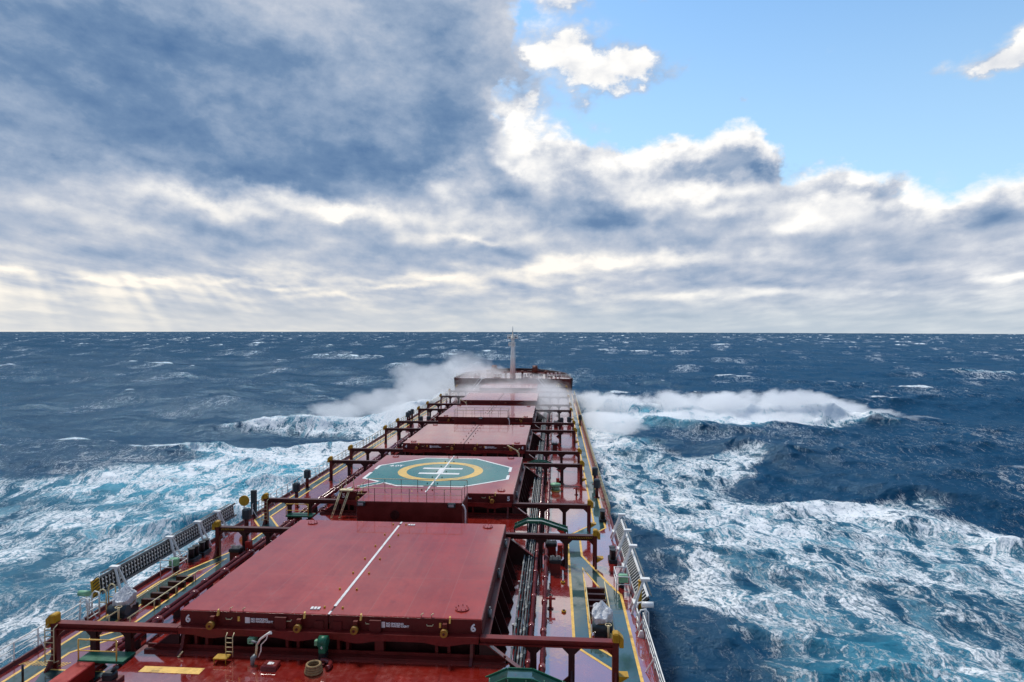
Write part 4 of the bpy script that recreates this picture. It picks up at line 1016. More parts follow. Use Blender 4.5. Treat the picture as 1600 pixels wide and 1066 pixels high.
for i, y in enumerate((35.9, 36.7)):
    t = thing("rail_hoop", ("cream" if i == 0 else "pale") + " bent rail hoop on the port deck edge " + ("just ahead of the boarding gate" if i == 0 else "nearest the wrapped winch"), "rail hoop", (-15.7, y, 0), "bent rail hoops")
    MB().tube([(-0.22, 0, 0), (-0.22, 0, 1.15), (-0.14, 0, 1.32), (0, 0, 1.38), (0.14, 0, 1.32), (0.22, 0, 1.15), (0.22, 0, 0)], 0.04, 8).build("hoop", M["cream"], t)
    MB().tube([(-0.22, 0, 0.6), (0.22, 0, 0.6)], 0.03, 6).build("cross_bar", M["cream"], t)

# yellow marker posts and the life ring by the port ladder
t = thing("marker_board", "round yellow board at the far end of the port boarding ladder", "marker", (-16.15, 54.1, 0))
MB().tube([(0, 0, 0), (0, 0, 1.9)], 0.05, 8).build("pole", M["white"], t); MB().tube([(0, -0.06, 1.75), (0, 0.06, 1.75)], 0.46, 18).build("disc", M["yellow"], t)
t = thing("stub_post", "dark square post behind the round yellow board", "post", (-16.0, 55.6, 0)); MB().cbox(-0.22, 0.22, -0.2, 0.2, 0, 2.3, 0.04).build("box", M["slate"], t); MB().box(-0.26, 0.26, -0.24, 0.24, 0.0, 0.06).build("foot", M["slate"], t)
t = thing("yellow_post", "yellow post at the near end of the starboard boarding ladder", "post", (16.1, 38.4, 0)); MB().tube([(0, 0, 0), (0, 0, 1.75)], 0.11, 10).build("pole", M["yellow"], t); MB().tube([(0, 0, 1.75), (0, 0, 1.84)], 0.14, 10).build("cap", M["yellow"], t)

# ---------------------------------------------------------------- provision winches under canvas, and their tracks
def covered_winch(s, loc, label, seed):
    t = thing("covered_winch", label, "covered winch", loc, "winches under canvas")
    rnd = random.Random(seed)
    # cloth hung over the machine's high points: a tent between pegs, pleated towards its hem
    pegs = [(0.05, 0.10, 1.72), (-0.26, 0.38, 1.50), (0.28, -0.20, 1.45), (-0.12, -0.48, 1.22), (0.22, 0.52, 1.18), (-0.36, -0.1, 1.25)]
    pegs = [(px + rnd.uniform(-.06, .06), py + rnd.uniform(-.06, .06), pz + rnd.uniform(-.08, .08)) for px, py, pz in pegs]
    m = MB(); seg, rings = 44, 16; vs = []; ph = [rnd.uniform(0, 6.28) for _ in range(4)]
    for i in range(rings + 1):
        f = i / rings
        for j in range(seg):
            b = 2 * math.pi * j / seg
            rad = min(1.0, f * 1.45); drop = max(0.0, f - 0.69) / 0.31
            pleat = math.sin(7 * b + ph[0] + 2 * f) * 0.5 + math.sin(12 * b + ph[1] - 3 * f) * 0.5
            R_ = rad * (1 + 0.10 * pleat * rad + 0.07 * math.sin(3 * b + ph[2])) - 0.12 * drop * (1 - 0.5 * pleat)
            X, Y = 0.56 * math.cos(b) * R_, 0.74 * math.sin(b) * R_
            z = max(pz - 1.15 * math.hypot(X - px, Y - py) ** 1.05 for px, py, pz in pegs)
            z = max(z, 0.95) - drop * (z - 0.34 - 0.10 * math.sin(4 * b + ph[3]))
            z += 0.05 * pleat * rad * (1 - drop)
            vs.append((X + rnd.uniform(-.012, .012), Y + rnd.uniform(-.012, .012), z + rnd.uniform(-.018, .018)))
    fs = []
    for i in range(rings):
        for j in range(seg):
            a, b, c, d = i * seg + j, (i + 1) * seg + j, (i + 1) * seg + (j + 1) % seg, i * seg + (j + 1) % seg
            fs += [(a, b, c), (a, c, d)] if rnd.random() < 0.5 else [(a, b, d), (b, c, d)]
    m.add(vs, fs, False)
    cv = m.build("canvas_cover", M["canvas"], t)
    rp = MB(); rp.tube([(0.53 * math.cos(k * .35), 0.70 * math.sin(k * .35), 0.66 + 0.04 * math.sin(k)) for k in range(19)], 0.03, 6); rp.build("lashing", M["rope"], cv)
    MB().cbox(-0.42, 0.42, -0.7, 0.7, 0.0, 0.42, 0.04).build("bed", M["black"], t)
    MB().tube([(-0.55, -0.5, 0.42), (0.55, -0.5, 0.42)], 0.28, 14).build("drum", M["slate"], t)
    MB().tube([(0.3, -0.95, 0.0), (0.3, -0.95, 0.75)], 0.06, 8).build("brake_post", M["cream"], t)
    MB().ring((0.3, -0.95, 0.78), 0.17, 0.022, 'z', 14).build("hand_wheel", M["cream"], t)
    return t
covered_winch(-1, (-14.35, 35.9, 0), "winch wrapped in crumpled white canvas by the port rail", 3)
covered_winch(1, (13.62, 35.7, 0), "winch wrapped in grey white canvas between the starboard walkway lanes", 8)
def track(s, label):
    t = thing("winch_track", label, "track", (s * 13.6, 34.0, 0), "winch tracks")
    for q in (-0.62, 0.62):
        MB().tube([(q, 0.2, 0.5), (q, 7.4, 0.5)], 0.04, 8).build("bar", M["cream"], t)
        for k in range(4): MB().tube([(q, 0.4 + k * 2.2, 0), (q, 0.4 + k * 2.2, 0.5)], 0.035, 6).build("leg", M["cream"], t)
    for k in range(5): MB().cbox(-0.56, 0.56, 3.1 + k * 0.9, 3.34 + k * 0.9, 0.02, 0.32, 0.02).build("tie_beam", M["dark"], t)
    return t
track(-1, "cream railed track ahead of the white canvas winch on the port side")
track(1, "cream railed track ahead of the canvas winch on the starboard side")

# ---------------------------------------------------------------- pipes along the deck
def pipeline(label, x, y0, y1, r, mat, z, sleeve, group, feet=True, sl_mat=None):
    t = thing("deck_pipe", label, "pipe", (x, y0, 0), group)
    L = y1 - y0
    MB().tube([(0, 0, z), (0, L, z)], r, 10).build("tube", mat, t)
    k = int(L // sleeve); sm = fm = None
    k = min(k, 45)
    for i in range(k):
        yy = 1.0 + i * sleeve
        if sm is None:
            sm = MB().tube([(0, -0.22, 0), (0, -0.18, 0), (0, 0.18, 0), (0, 0.22, 0)], [r * 1.05, r * 1.5, r * 1.5, r * 1.05], 10).build("sleeve", sl_mat or mat, t, (0, yy, z))
            fm = MB().prism([(-r * 1.3, 0.0), (r * 1.3, 0.0), (r * 0.9, z), (-r * 0.9, z)], 'y', -0.05, 0.05).build("foot", M["dark"], t, (0, yy + sleeve / 2, 0))
        else:
            again(sm, t, (0, yy, z)); again(fm, t, (0, yy + sleeve / 2, 0))
    return t
pipeline("thick dark red pipe along the port side, closer to the hatches", -10.95, 22, 165, 0.17, M["pipe"], 0.60, 3.6, "pipes along the deck")
pipeline("dark red pipe along the port side, closer to the walkway", -11.42, 22, 165, 0.12, M["pipe"], 0.58, 4.1, "pipes along the deck")
pipeline("red pipe along the starboard side next to the grey pipes", 9.72, 22, 165, 0.12, M["pipe"], 0.58, 3.9, "pipes along the deck", sl_mat=M["pipe"])
pipeline("red pipe along the starboard side, the outermost of the bundle", 10.40, 22, 165, 0.12, M["pipe"], 0.60, 3.7, "pipes along the deck")
for x, z, r, m, lb in ((8.86, 0.66, 0.055, "grey", "thin grey pipe of the starboard bundle, the one nearest the hatches"), (9.03, 0.52, 0.07, "slate", "dark pipe of the starboard bundle, second from the hatches"),
                    (9.20, 0.70, 0.04, "grey", "thin greyish pipe in the middle of the starboard bundle"), (9.36, 0.55, 0.065, "grey", "grey pipe of the starboard bundle between the thin greyish and the thin dark pipes"),
                    (9.51, 0.68, 0.05, "slate", "thin dark pipe of the starboard bundle beside the red pipe")):
    pipeline(lb, x, 22, 165, r, M[m], z, 2.3 + (x * 7) % 1.0, "thin pipes along the starboard deck")
rk = None
for i in range(22):
    y = 29.1 + i * 6.1
    lb = "low rack carrying the starboard pipe bundle"
    if rk is None:
        rk = thing("pipe_rack", lb, "pipe rack", (9.25, y, 0), "racks under the starboard pipes")
        MB().box(-0.62, 0.5, -0.04, 0.04, 0.36, 0.44).build("bearer", M["white"], rk)
        for q in (-0.55, 0.42): MB().box(q - 0.04, q + 0.04, -0.035, 0.035, 0, 0.36).build("leg", M["dark"], rk)
    else: copy_tree(rk, (9.25, y, 0), lb)

# ---------------------------------------------------------------- green stepping bridges across the pipes
def step_bridge(y, label, x0=7.9, x1=12.0, zt=2.0):
    t = thing("stepping_bridge", label, "stepping bridge", (0, y, 0), "green stepping bridges")
    P = [(x0, zt - 0.45), (x0 + 1.0, zt), (x0 + 2.1, zt), (x1, zt - 0.62)]
    for q in (-0.42, 0.42):
        b = MB()
        for (a, za), (c, zc) in zip(P, P[1:]): b.beam((a, q, za), (c, q, zc), 0.05, 0.20)
        b.build("side_beam", M["kit"], t)
    tr = MB()
    for (a, za), (c, zc) in zip(P, P[1:]): tr.beam((a, 0, za), (c, 0, zc), 0.80, 0.03)
    tr.build("walkway_plate", M["green"], t)
    for (x, z) in (P[0], P[1], P[2], P[3]):
        for q in (-0.42, 0.42): MB().tube([(x, q, 0.0 if x > 8.9 else 1.05), (x, q, z)], 0.035, 6).build("leg", M["dark"], t)
    for k in range(5):
        x = x0 + 0.25 + k * 0.8
        MB().tube([(x, -0.45, zt - 0.32 if k in (0, 4) else zt - 0.1), (x, -0.45, zt + 0.05)], 0.02, 6).build("stud", M["pale"], t)
    return t
step_bridge(28.2, "green stepping bridge across the pipes at the bottom edge of the photo", 7.9, 11.6, 1.42)
step_bridge(49.3, "green stepping bridge across the pipes beside the near deckhouse")
step_bridge(72.8, "green stepping bridge across the pipes just ahead of the helipad", 7.7, 11.4, 1.75)

# ---------------------------------------------------------------- small working platforms on the port frames
def work_platform(y, label):
    t = thing("work_platform", label, "platform", (-10.75, y, 0.88), "green platforms by the port frames")
    MB().cbox(-1.0, 1.3, -0.1, 0.85, 0.0, 0.12, 0.02).build("grating", M["kit"], t)
    for z in (1.1, 0.56): MB().tube([(-0.95, -0.06, z), (0.95, -0.06, z)], 0.035 if z > 1 else 0.026, 6).build("rail_bar", M["line"], t)
    for x in (-0.95, 0.95): MB().tube([(x, -0.06, 0.1), (x, -0.06, 1.1)], 0.035, 6).build("post", M["line"], t)
    for x in (-0.8, 1.1):
        for q in (0.0, 0.75): MB().box(x - 0.04, x + 0.04, q - 0.04, q + 0.04, -0.88, 0.0).build("leg", M["dark"], t)
    return t
work_platform(28.9, "green platform with yellow rail over the pipes, bottom left")
work_platform(52.6, "green platform with yellow rail beside the near port deckhouse corner")

# ---------------------------------------------------------------- things on the near cross deck
t = thing("access_ladder", "cream ladder with an orange step leaning on the near coaming", "ladder", (-4.5, 29.25, 1.05))
for q in (-0.17, 0.17): MB().tube([(q, 0.05, 0.1), (q, 0.05, 1.06), (q, 0.22, 1.2)], 0.022, 6).build("rail", M["cream"], t)
for k in range(4): MB().tube([(-0.17, 0.05, 0.35 + k * 0.22), (0.17, 0.05, 0.35 + k * 0.22)], 0.02, 6).build("rung", M["cream"], t)
MB().cbox(-0.55, 0.12, -0.45, 0.02, 0.22, 0.27, 0.015).build("step", M["yellow"], t)
for x, y in ((-0.5, -0.4), (0.06, -0.4)): MB().tube([(x, y, 0), (x, y, 0.22)], 0.02, 6).build("leg", M["yellow"], t)
t = thing("junction_box", "small pale green box on the near coaming right of the ladder", "box", (-3.68, 29.9, 1.6)); MB().cbox(-0.15, 0.15, -0.18, 0.3, 0, 0.27, 0.03).build("case", M["pale"], t); MB().tube([(0, -0.185, 0.1), (0, -0.2, 0.1)], 0.04, 8).build("gland", M["black"], t)
t = thing("hatch_motor", "green drum shaped motor with white 6 under the near hatch", "motor", (-0.02, 29.55, 1.62))
MB().tube([(-0.22, 0.1, 0.26), (0.2, 0.1, 0.26)], 0.27, 18).build("casing", M["kit"], t); MB().cbox(-0.16, 0.16, -0.18, 0.3, -0.18, 0.2, 0.03).build("gearbox", M["kit"], t)
MB().cbox(-0.42, -0.22, -0.02, 0.2, 0.1, 0.34, 0.02).build("terminal_box", M["pale"], t); MB().box(-0.2, 0.18, -0.05, 0.25, -0.57, -0.18).build("bracket", M["black"], t)
text("6", 0.2, M["letter"], t, (0, -0.186, 0.1), name="number_lettering")
t = thing("jointed_arm", "cream jointed fire monitor pointing up on the near cross deck", "fire monitor", (-3.05, 29.0, 1.05))
MB().tube([(-0.12, -0.1, 0), (-0.10, -0.08, 0.3), (0.0, 0, 0.4)], [0.09, 0.12, 0.10], 10).build("valve", M["grey"], t)
MB().tube([(0, 0, 0.35), (0.06, 0, 0.95)], 0.055, 8).build("riser", M["cream"], t)
MB().tube([(0.06, 0, 0.9), (0.22, 0.02, 1.16), (0.52, 0.05, 1.38), (0.72, 0.05, 1.47)], [0.05, 0.05, 0.05, 0.085], 8).build("barrel", M["mast"], t)
MB().tube([(0.12, 0.02, 0.3), (0.24, 0.02, 0.6), (0.26, 0.02, 0.9), (0.5, 0.03, 1.15), (0.56, 0.04, 1.36)], 0.026, 6).build("hose", M["mast"], t)
MB().tube([(-0.2, 0.0, 1.06), (0.06, 0.0, 1.0)], 0.05, 8).build("lever", M["grey"], t)
t = thing("access_cover", "flat red lid with worn white marking on the near cross deck", "lid", (-2.2, 28.72, 1.05)); MB().cbox(-0.36, 0.36, -0.3, 0.3, 0, 0.2, 0.03).build("plate", M["pipe"], t)
mk = MB().box(-0.12, 0.06, -0.12, 0.10, 0.203, 0.207); mk.box(0.08, 0.16, -0.1, 0.06, 0.203, 0.207); mk.build("worn_marking", M["mark"], t); MB().tube([(-0.3, -0.31, 0.12), (0.3, -0.31, 0.12)], 0.025, 6).build("hinge", M["red"], t)
t = thing("rope_coil", "brown rope coil under a red hood at the bottom edge", "rope", (-0.05, 28.45, 1.05))
for k in range(4): MB().ring((0, 0, 0.06 + 0.1 * k), 0.36 - 0.02 * k, 0.06, 'z', 22, 8).build("coil", M["rope"], t)
t = thing("curved_hood", "red curved hood behind the brown rope coil", "hood", (0.15, 28.85, 1.05))
MB().ring((0, 0, 0.12), 0.42, 0.12, 'z', 12, 6, -0.6, 2.0).build("shell", M["pipe"], t); MB().box(-0.1, 0.1, 0.05, 0.2, 0.0, 0.12).build("bracket", M["red"], t)
t = thing("fairlead_block", "dark block on a red stool at the bottom edge, left of centre", "block", (-8.7, 27.0, 0.0))
MB().cbox(-0.4, 0.4, -0.3, 0.3, 0.0, 1.25, 0.03).build("stool", M["red"], t); MB().cbox(-0.35, 0.2, -0.25, 0.2, 1.25, 1.55, 0.08).build("block", M["black"], t); MB().tube([(0.0, 0, 1.5), (0.25, 0.0, 1.75)], 0.08, 8).build("lever", M["black"], t)
t = thing("pipe_cover", "long red box cover over the port pipes, bottom left", "box cover", (-11.1, 26.0, 0.0))
MB().cbox(-0.55, 0.35, 0, 2.7, 0.30, 1.0, 0.04).build("lid", M["bright"], t); MB().box(-0.5, 0.3, 0.05, 2.65, 0, 0.30).build("side", M["red"], t)
t = thing("sloping_plank", "red sloping beam between the port pipes and the cross deck", "beam", (-9.75, 25.0, 0.0)); MB().cbox(-0.22, 0.22, 0, 6.2, 0.5, 0.62, 0.02).build("plank", M["red"], t)
for k in range(3): MB().box(-0.1, 0.1, 0.4 + k * 2.6, 0.6 + k * 2.6, 0, 0.5).build("leg", M["dark"], t)
t = thing("white_peg", "small cream peg lying on the near cross deck, left", "peg", (-7.0, 29.3, 1.07)); MB().tube([(0, 0, 0.02), (0.14, 0.1, 0.22)], [0.05, 0.03], 8).build("shaft", M["cream"], t); MB().ring((0, 0, 0.02), 0.05, 0.02, 'z', 10).build("eye", M["cream"], t)
t = thing("marker_pin", "thin black pin standing on the walkway, bottom left", "pin", (-14.05, 28.3, 0)); MB().tube([(0, 0, 0), (0, 0, 0.95)], 0.05, 8).build("shaft", M["black"], t); MB().tube([(0, 0, 0), (0, 0, 0.05)], 0.11, 10).build("foot", M["black"], t)

# stairway up to the helipad cover, to port of the deckhouse
t = thing("helipad_stair", "cream double ladder climbing to the helipad from the port side", "stair", (-7.2, 52.0, 1.05))
for q in (0.0, 0.68):
    for e in (0.0, 0.12): MB().tube([(q + e - 0.42, -0.1, 0.0), (q + e, 1.15, 2.05)], 0.04, 6).build("stringer", M["cream"], t)
    for k in range(7): MB().tube([(q - 0.42 + k * 0.06, -0.1 + k * 0.18, 0.06 + k * 0.29), (q - 0.30 + k * 0.06, -0.1 + k * 0.18, 0.06 + k * 0.29)], 0.03, 6).build("rung", M["cream"], t)
MB().cbox(-0.1, 1.05, 1.0, 1.62, 1.98, 2.08, 0.02).build("landing", M["cream"], t)
for x, y in ((-0.05, 1.05), (-0.05, 1.55), (0.35, 1.55), (1.0, 1.55)): MB().tube([(x, y, 2.05), (x, y, 2.95)], 0.025, 6).build("post", M["cream"], t)

# pale hose davits at the hatch ends
for y, x, z0, lb in ((72.3, 6.95, 1.05, "cream bent hose davit just ahead of the helipad, right side"), (119.6, -5.6, 1.05, "pale bent hose davit between the two far hatches, left side")):
    t = thing("hose_davit", lb, "davit", (x, y, z0), "bent hose davits")
    MB().tube([(0, 0, 0), (0, 0, 1.2), (-0.06, 0, 1.7), (-0.3, 0, 2.0)], 0.09, 8).build("pole", M["cream"], t)
    MB().tube([(-0.3, 0, 2.0), (-1.35, 0, 2.55)], [0.09, 0.06], 8).build("arm", M["cream"], t); MB().tube([(-0.1, 0, 1.9), (0.05, 0, 2.25)], 0.04, 6).build("handle", M["cream"], t)
    MB().tube([(0, 0, 0), (0, 0, 0.08)], 0.2, 10).build("foot", M["cream"], t)

# ---------------------------------------------------------------- air vents, bollards, hydrants
def air_vent(x, y, label, hgt=1.35, big=0.36, post="red"):
    t = thing("air_vent", label, "air vent", (x, y, 0), "dark headed air vents")
    MB().tube([(0, 0, 0), (0, 0, hgt)], 0.17, 10).build("post", M[post], t)
    MB().cbox(-big, big, -big, big, hgt - 0.1, hgt + 0.78, 0.12).build("head", M["slate"], t)
    MB().tube([(0, 0, 0), (0, 0, 0.06)], 0.3, 12).build("flange", M[post], t)
    return t
for x, y, lb in ((-14.05, 60.4, "dark headed air vent on a post on the port walkway edge, second in the row"), (-14.6, 51.4, "dark headed air vent on a red post near the round yellow board"),
                 (-15.2, 66.0, "dark headed air vent at the port rail beside the helipad"), (15.2, 64.1, "dark air vent at the starboard rail beside the helipad, nearer one"),
                 (15.35, 69.6, "dark air vent at the starboard rail beside the helipad, farther one"), (-15.4, 113.2, "far port air vent, nearest of a cluster at the rail"),
                 (-15.5, 115.2, "far port air vent, second of a cluster at the rail"), (-15.5, 117.4, "far port air vent, third of a cluster at the rail"),
                 (-12.75, 112.2, "tall blue grey vent between the far port frames, outer one"), (-11.45, 112.6, "tall blue grey vent between the far port frames, inner one"),
                 (12.2, 112.6, "tall blue grey vent between the far starboard frames, inner one"), (13.5, 113.4, "tall blue grey vent between the far starboard frames, outer one"),
                 (15.4, 112.0, "dark vent at the far starboard rail, the nearer of two"), (15.4, 146.0, "dark vent at the far starboard rail, the farther of two"), (-13.9, 146.0, "dark vent near the port end of the forecastle")):
    tall = "tall" in lb
    air_vent(x, y, lb, 0.5 if tall else 1.1, 0.34 if tall else 0.3, "slate" if tall else "red")
def hydrant(x, y, label):
    t = thing("fire_hydrant", label, "fire hydrant", (x, y, 0), "red hydrants on deck")
    MB().tube([(0, 0, 0), (0, 0, 0.75)], 0.09, 8).build("riser", M["bright"], t); MB().tube([(-0.3, 0, 0.62), (0.3, 0, 0.62)], 0.07, 8).build("outlet", M["bright"], t)
    MB().ring((0, 0, 0.82), 0.13, 0.025, 'z', 12).build("hand_wheel", M["black"], t); MB().tube([(0, 0, 0), (0, 0, 0.05)], 0.2, 10).build("flange", M["red"], t)
for x, y, lb in ((-13.2, 58.6, "red hydrant on the port deck near the helipad's after end"), (13.2, 65.0, "red hydrant on the starboard deck beside the helipad"), (10.75, 38.3, "red hydrant beside the outermost starboard pipe, near hatch"),
                 (11.6, 90.0, "red hydrant on the starboard deck beyond the helipad")): hydrant(x, y, lb)
def mushroom(x, y, label):
    t = thing("mushroom_vent", label, "vent", (x, y, 0), "green mushroom vents")
    MB().tube([(0, 0, 0), (0, 0, 0.42)], 0.42, 18).build("trunk", M["pale"], t); MB().tube([(0, 0, 0.42), (0, 0, 0.52), (0, 0, 0.72), (0, 0, 0.80)], [0.40, 0.55, 0.52, 0.3], 18).build("cap", M["pale"], t)
    MB().ring((0, 0, 0.03), 0.5, 0.05, 'z', 18).build("ring", M["line"], t); MB().cbox(0.05, 0.4, 0.2, 0.55, 0, 1.2, 0.03).build("locker", M["bright"], t)
mushroom(11.1, 66.6, "pale green mushroom vent with yellow base ring on the starboard deck")
def valve_set(x, y, label, s):
    t = thing("valve_block", label, "valve", (x, y, 0), "valve blocks on deck")
    MB().cbox(-0.35, 0.35, -0.3, 0.3, 0, 0.8, 0.03).build("stool", M["red"], t); MB().cbox(-0.42, 0.42, -0.35, 0.35, 0.8, 1.05, 0.06).build("body", M["black"], t)
    for q in (-0.2, 0.2): MB().ring((q, -0.1, 1.22), 0.13, 0.025, 'z', 12).build("hand_wheel", M["grey"], t)
    for q in (-0.2, 0.2): MB().tube([(q, -0.1, 1.05), (q, -0.1, 1.22)], 0.02, 6).build("spindle", M["grey"], t)
for x, y, lb, s in ((11.05, 43.9, "dark valve block on a red stool under the starboard frame, near hatch", 1), (10.75, 47.3, "dark valve block on a red stool beside the near stepping bridge", 1), (-11.9, 44.4, "dark valve block on a red stool by the port frame, near hatch", -1),
                    (11.0, 88.6, "dark valve block beside the starboard frame beyond the helipad", 1), (11.2, 109.5, "dark valve block on the far starboard deck", 1)): valve_set(x, y, lb, s)
t = thing("hose_locker", "bright red hose locker on the port frame column", "locker", (-11.45, 45.0, 0.35)); MB().cbox(0, 0.35, -0.2, 0.3, 0, 1.0, 0.03).build("case", M["bright"], t); MB().tube([(0.2, -0.21, 0.5), (0.2, -0.26, 0.5)], 0.05, 8).build("latch", M["grey"], t)
t = thing("hose_locker", "bright red hose locker by the starboard frame column", "locker", (11.2, 45.9, 0.35)); MB().cbox(0, 0.35, -0.2, 0.3, 0, 1.0, 0.03).build("case", M["bright"], t); MB().tube([(0.2, -0.21, 0.5), (0.2, -0.26, 0.5)], 0.05, 8).build("latch", M["grey"], t)
def socket(x, y, label):
    t = thing("deck_socket", label, "deck fitting", (x, y, 0), "yellow deck fittings by the walkways")
    MB().tube([(0, 0, 0), (0, 0, 0.10)], 0.14, 12).build("collar", M["yellow"], t); MB().tube([(0, 0, 0.10), (0, 0, 0.14)], 0.08, 10).build("plug", M["dark"], t)
for x, y, lb in ((11.55, 42.3, "yellow deck fitting by the starboard walkway, farthest of three"), (11.55, 37.9, "yellow deck fitting by the starboard walkway, middle of three"), (11.6, 33.7, "yellow deck fitting by the starboard walkway, nearest of three"),
                 (-11.5, 36.2, "yellow deck fitting by the port walkway, nearer one"), (-11.4, 41.6, "yellow deck fitting by the port walkway, farther one")): socket(x, y, lb)
def chock(s, y, label):
    t = thing("mooring_roller", label, "mooring roller", (s * 15.2, y, 0), "dark mooring rollers at the deck edge")
    MB().cbox(-0.3, 0.3, -0.55, 0.55, 0, 0.25, 0.04).build("base", M["black"], t)
    for q in (-0.3, 0.3): MB().tube([(0, q, 0.25), (0, q, 0.85), (0, q, 0.95)], [0.2, 0.2, 0.26], 14).build("roller", M["black"], t)
for s, y, lb in ((-1, 46.0, "dark mooring roller at the port edge beside the boarding ladder, farther one"), (-1, 44.6, "dark mooring roller at the port edge beside the boarding ladder, nearer one"), (1, 46.6, "dark mooring roller at the starboard edge under the boarding ladder"), (1, 56.4, "dark mooring roller at the starboard edge beyond the boarding ladder")): chock(s, y, lb)

# ---------------------------------------------------------------- forecastle
t = thing("foremast", "tall cream foremast with two small railed platforms on the forecastle", "mast", (-0.4, 172.5, FZ))
MB().tube([(0, 0, 0), (0, 0, 5.0), (0, 0, 11.2)], [0.72, 0.55, 0.38], 14).build("pole", M["mast"], t)
MB().tube([(0, 0, 11.2), (0, 0, 13.7)], [0.17, 0.09], 8).build("topmast", M["mast"], t)
for z, w in ((10.4, 1.35), (8.4, 1.0)):
    if w > 1.2: f = MB().box(-w, w, -0.6, 0.6, z, z + 0.12)
    else: f = MB().box(-w, 0.6, -0.5, 0.5, z, z + 0.12)
    pl = f.build("platform", M["mast"], t)
    xs = (-w, w if w > 1.2 else 0.6)
    for zz in (0.5, 0.95): MB().tube([(xs[0], -0.55, z + zz), (xs[1], -0.55, z + zz), (xs[1], 0.55, z + zz), (xs[0], 0.55, z + zz), (xs[0], -0.55, z + zz)], 0.08, 5).build("rail_bar", M["mast"], pl)
    for x in xs:
        for y in (-0.55, 0.55): MB().tube([(x, y, z), (x, y, z + 0.95)], 0.08, 5).build("post", M["mast"], pl)
for x in (-0.85, 0.85): MB().tube([(x, -0.3, 10.52), (x, -0.3, 11.0)], 0.2, 10).build("mast_lamp", M["black"], t)
for q in (0.62, 0.92): MB().tube([(q, -0.1, 0.0), (q * 0.6, -0.1, 10.3)], 0.03, 5).build("ladder_rail", M["mast"], t)
for k in range(16): MB().tube([(0.60 - k * 0.018, -0.1, 0.5 + k * 0.6), (0.90 - k * 0.027, -0.1, 0.5 + k * 0.6)], 0.025, 5).build("rung", M["mast"], t)
def windlass(x, label):
    t = thing("windlass", label, "windlass", (x, 181.5, FZ), "windlasses on the forecastle")
    MB().cbox(-2.2, 2.2, -1.0, 1.0, 0, 0.4, 0.06).build("bed", M["brown"], t)
    MB().tube([(-0.7, 0, 1.45), (0.7, 0, 1.45)], 1.25, 20).build("chain_wheel", M["brown"], t)
    for a, b in ((-1.9, -1.0), (1.0, 1.9)): MB().tube([(a, 0, 1.05), (a, 0, 1.05), (b, 0, 1.05)], [0.8, 0.8, 0.8], 18).build("rope_drum", M["brown"], t)
    MB().tube([(-2.3, 0, 1.05), (2.3, 0, 1.05)], 0.2, 10).build("shaft", M["dark"], t)
    for q in (-0.85, 0.85): MB().prism([(-0.7, 0.4), (0.7, 0.4), (0.3, 1.9), (-0.3, 1.9)], 'x', q - 0.1, q + 0.1).build("side_frame", M["brown"], t)
    MB().tube([(-0.2, 0.4, 2.0), (0.1, 2.2, 1.4), (0.2, 4.5, 0.4)], 0.25, 8).build("anchor_chain", M["brown"], t)
windlass(-6.2, "rust red windlass to the left of the foremast"); windlass(5.4, "rust red windlass to the right of the foremast")
t = thing("forecastle_rail", "pale guard rail along the after edge of the forecastle", "guard rail", (0, FC + 0.25, FZ), "guard rails along the deck edge")
for z in (1.1, 0.75, 0.4): MB().tube([(-15.1, 0, z), (15.1, 0, z)], 0.05, 5).build("rail_bar", M["mast"], t)
pm = None
for k in range(26):
    x = -15.1 + k * 30.2 / 25
    if pm is None: pm = MB().tube([(0, 0, 0), (0, 0, 1.1)], 0.05, 5).build("post", M["mast"], t, (x, 0, 0))
    else: again(pm, t, (x, 0, 0))
for x, q, lb in ((-8.0, -1, "white inclined ladder down from the forecastle, left one"), (6.6, 1, "white inclined ladder down from the forecastle, right one")):
    t = thing("forecastle_ladder", lb, "ladder", (x, FC - 0.4, 0), "ladders to the forecastle")
    for e in (0.0, 0.8): MB().beam((q * 0.0, -e, FZ), (q * 3.0, -e, 0.0), 0.09, 0.22).build("stringer", M["white"], t)
    for k in range(11): MB().box(q * 3.0 * (k + .5) / 11 - 0.14, q * 3.0 * (k + .5) / 11 + 0.14, -0.8, 0.0, FZ * (1 - (k + .5) / 11) - 0.02, FZ * (1 - (k + .5) / 11) + 0.02).build("tread", M["white"], t)
    MB().tube([(0, -0.8, FZ + 1.0), (q * 3.0, -0.8, 1.0)], 0.045, 6).build("handrail", M["white"], t)
    MB().box(-0.5, 0.5, -0.85, 0.0, FZ - 0.06, FZ).build("landing", M["white"], t)
def bitts(x, y, label):
    t = thing("mooring_bitts", label, "bollards", (x, y, FZ), "white topped bollards on the forecastle")
    MB().cbox(-0.9, 0.9, -0.35, 0.35, 0, 0.2, 0.04).build("base", M["brown"], t)
    for q in (-0.5, 0.5): MB().tube([(q, 0, 0.2), (q, 0, 0.95), (q, 0, 1.05)], [0.24, 0.24, 0.32], 12).build("post", M["white"], t)
for x, y, lb in ((-10.2, 174.0, "white topped bollards on the left of the forecastle"), (-4.4, 170.6, "white topped bollards left of the foremast foot"), (3.6, 170.6, "white topped bollards right of the foremast foot"), (9.6, 174.0, "white topped bollards on the right of the forecastle"),
                 (11.8, 176.5, "white topped bollards at the right bulwark of the forecastle")): bitts(x, y, lb)
def fc_vent(x, y, label):
    t = thing("mushroom_vent", label, "vent", (x, y, FZ), "vents on the forecastle"); MB().tube([(0, 0, 0), (0, 0, 0.9)], 0.3, 12).build("trunk", M["brown"], t); MB().tube([(0, 0, 0.9), (0, 0, 1.0), (0, 0, 1.35), (0, 0, 1.45)], [0.3, 0.55, 0.5, 0.2], 14).build("cap", M["brown"], t)
fc_vent(-2.6, 176.5, "rusty vent left of the foremast on the forecastle"); fc_vent(2.0, 177.5, "rusty vent right of the foremast on the forecastle"); fc_vent(8.6, 178.0, "rusty vent beyond the right windlass")
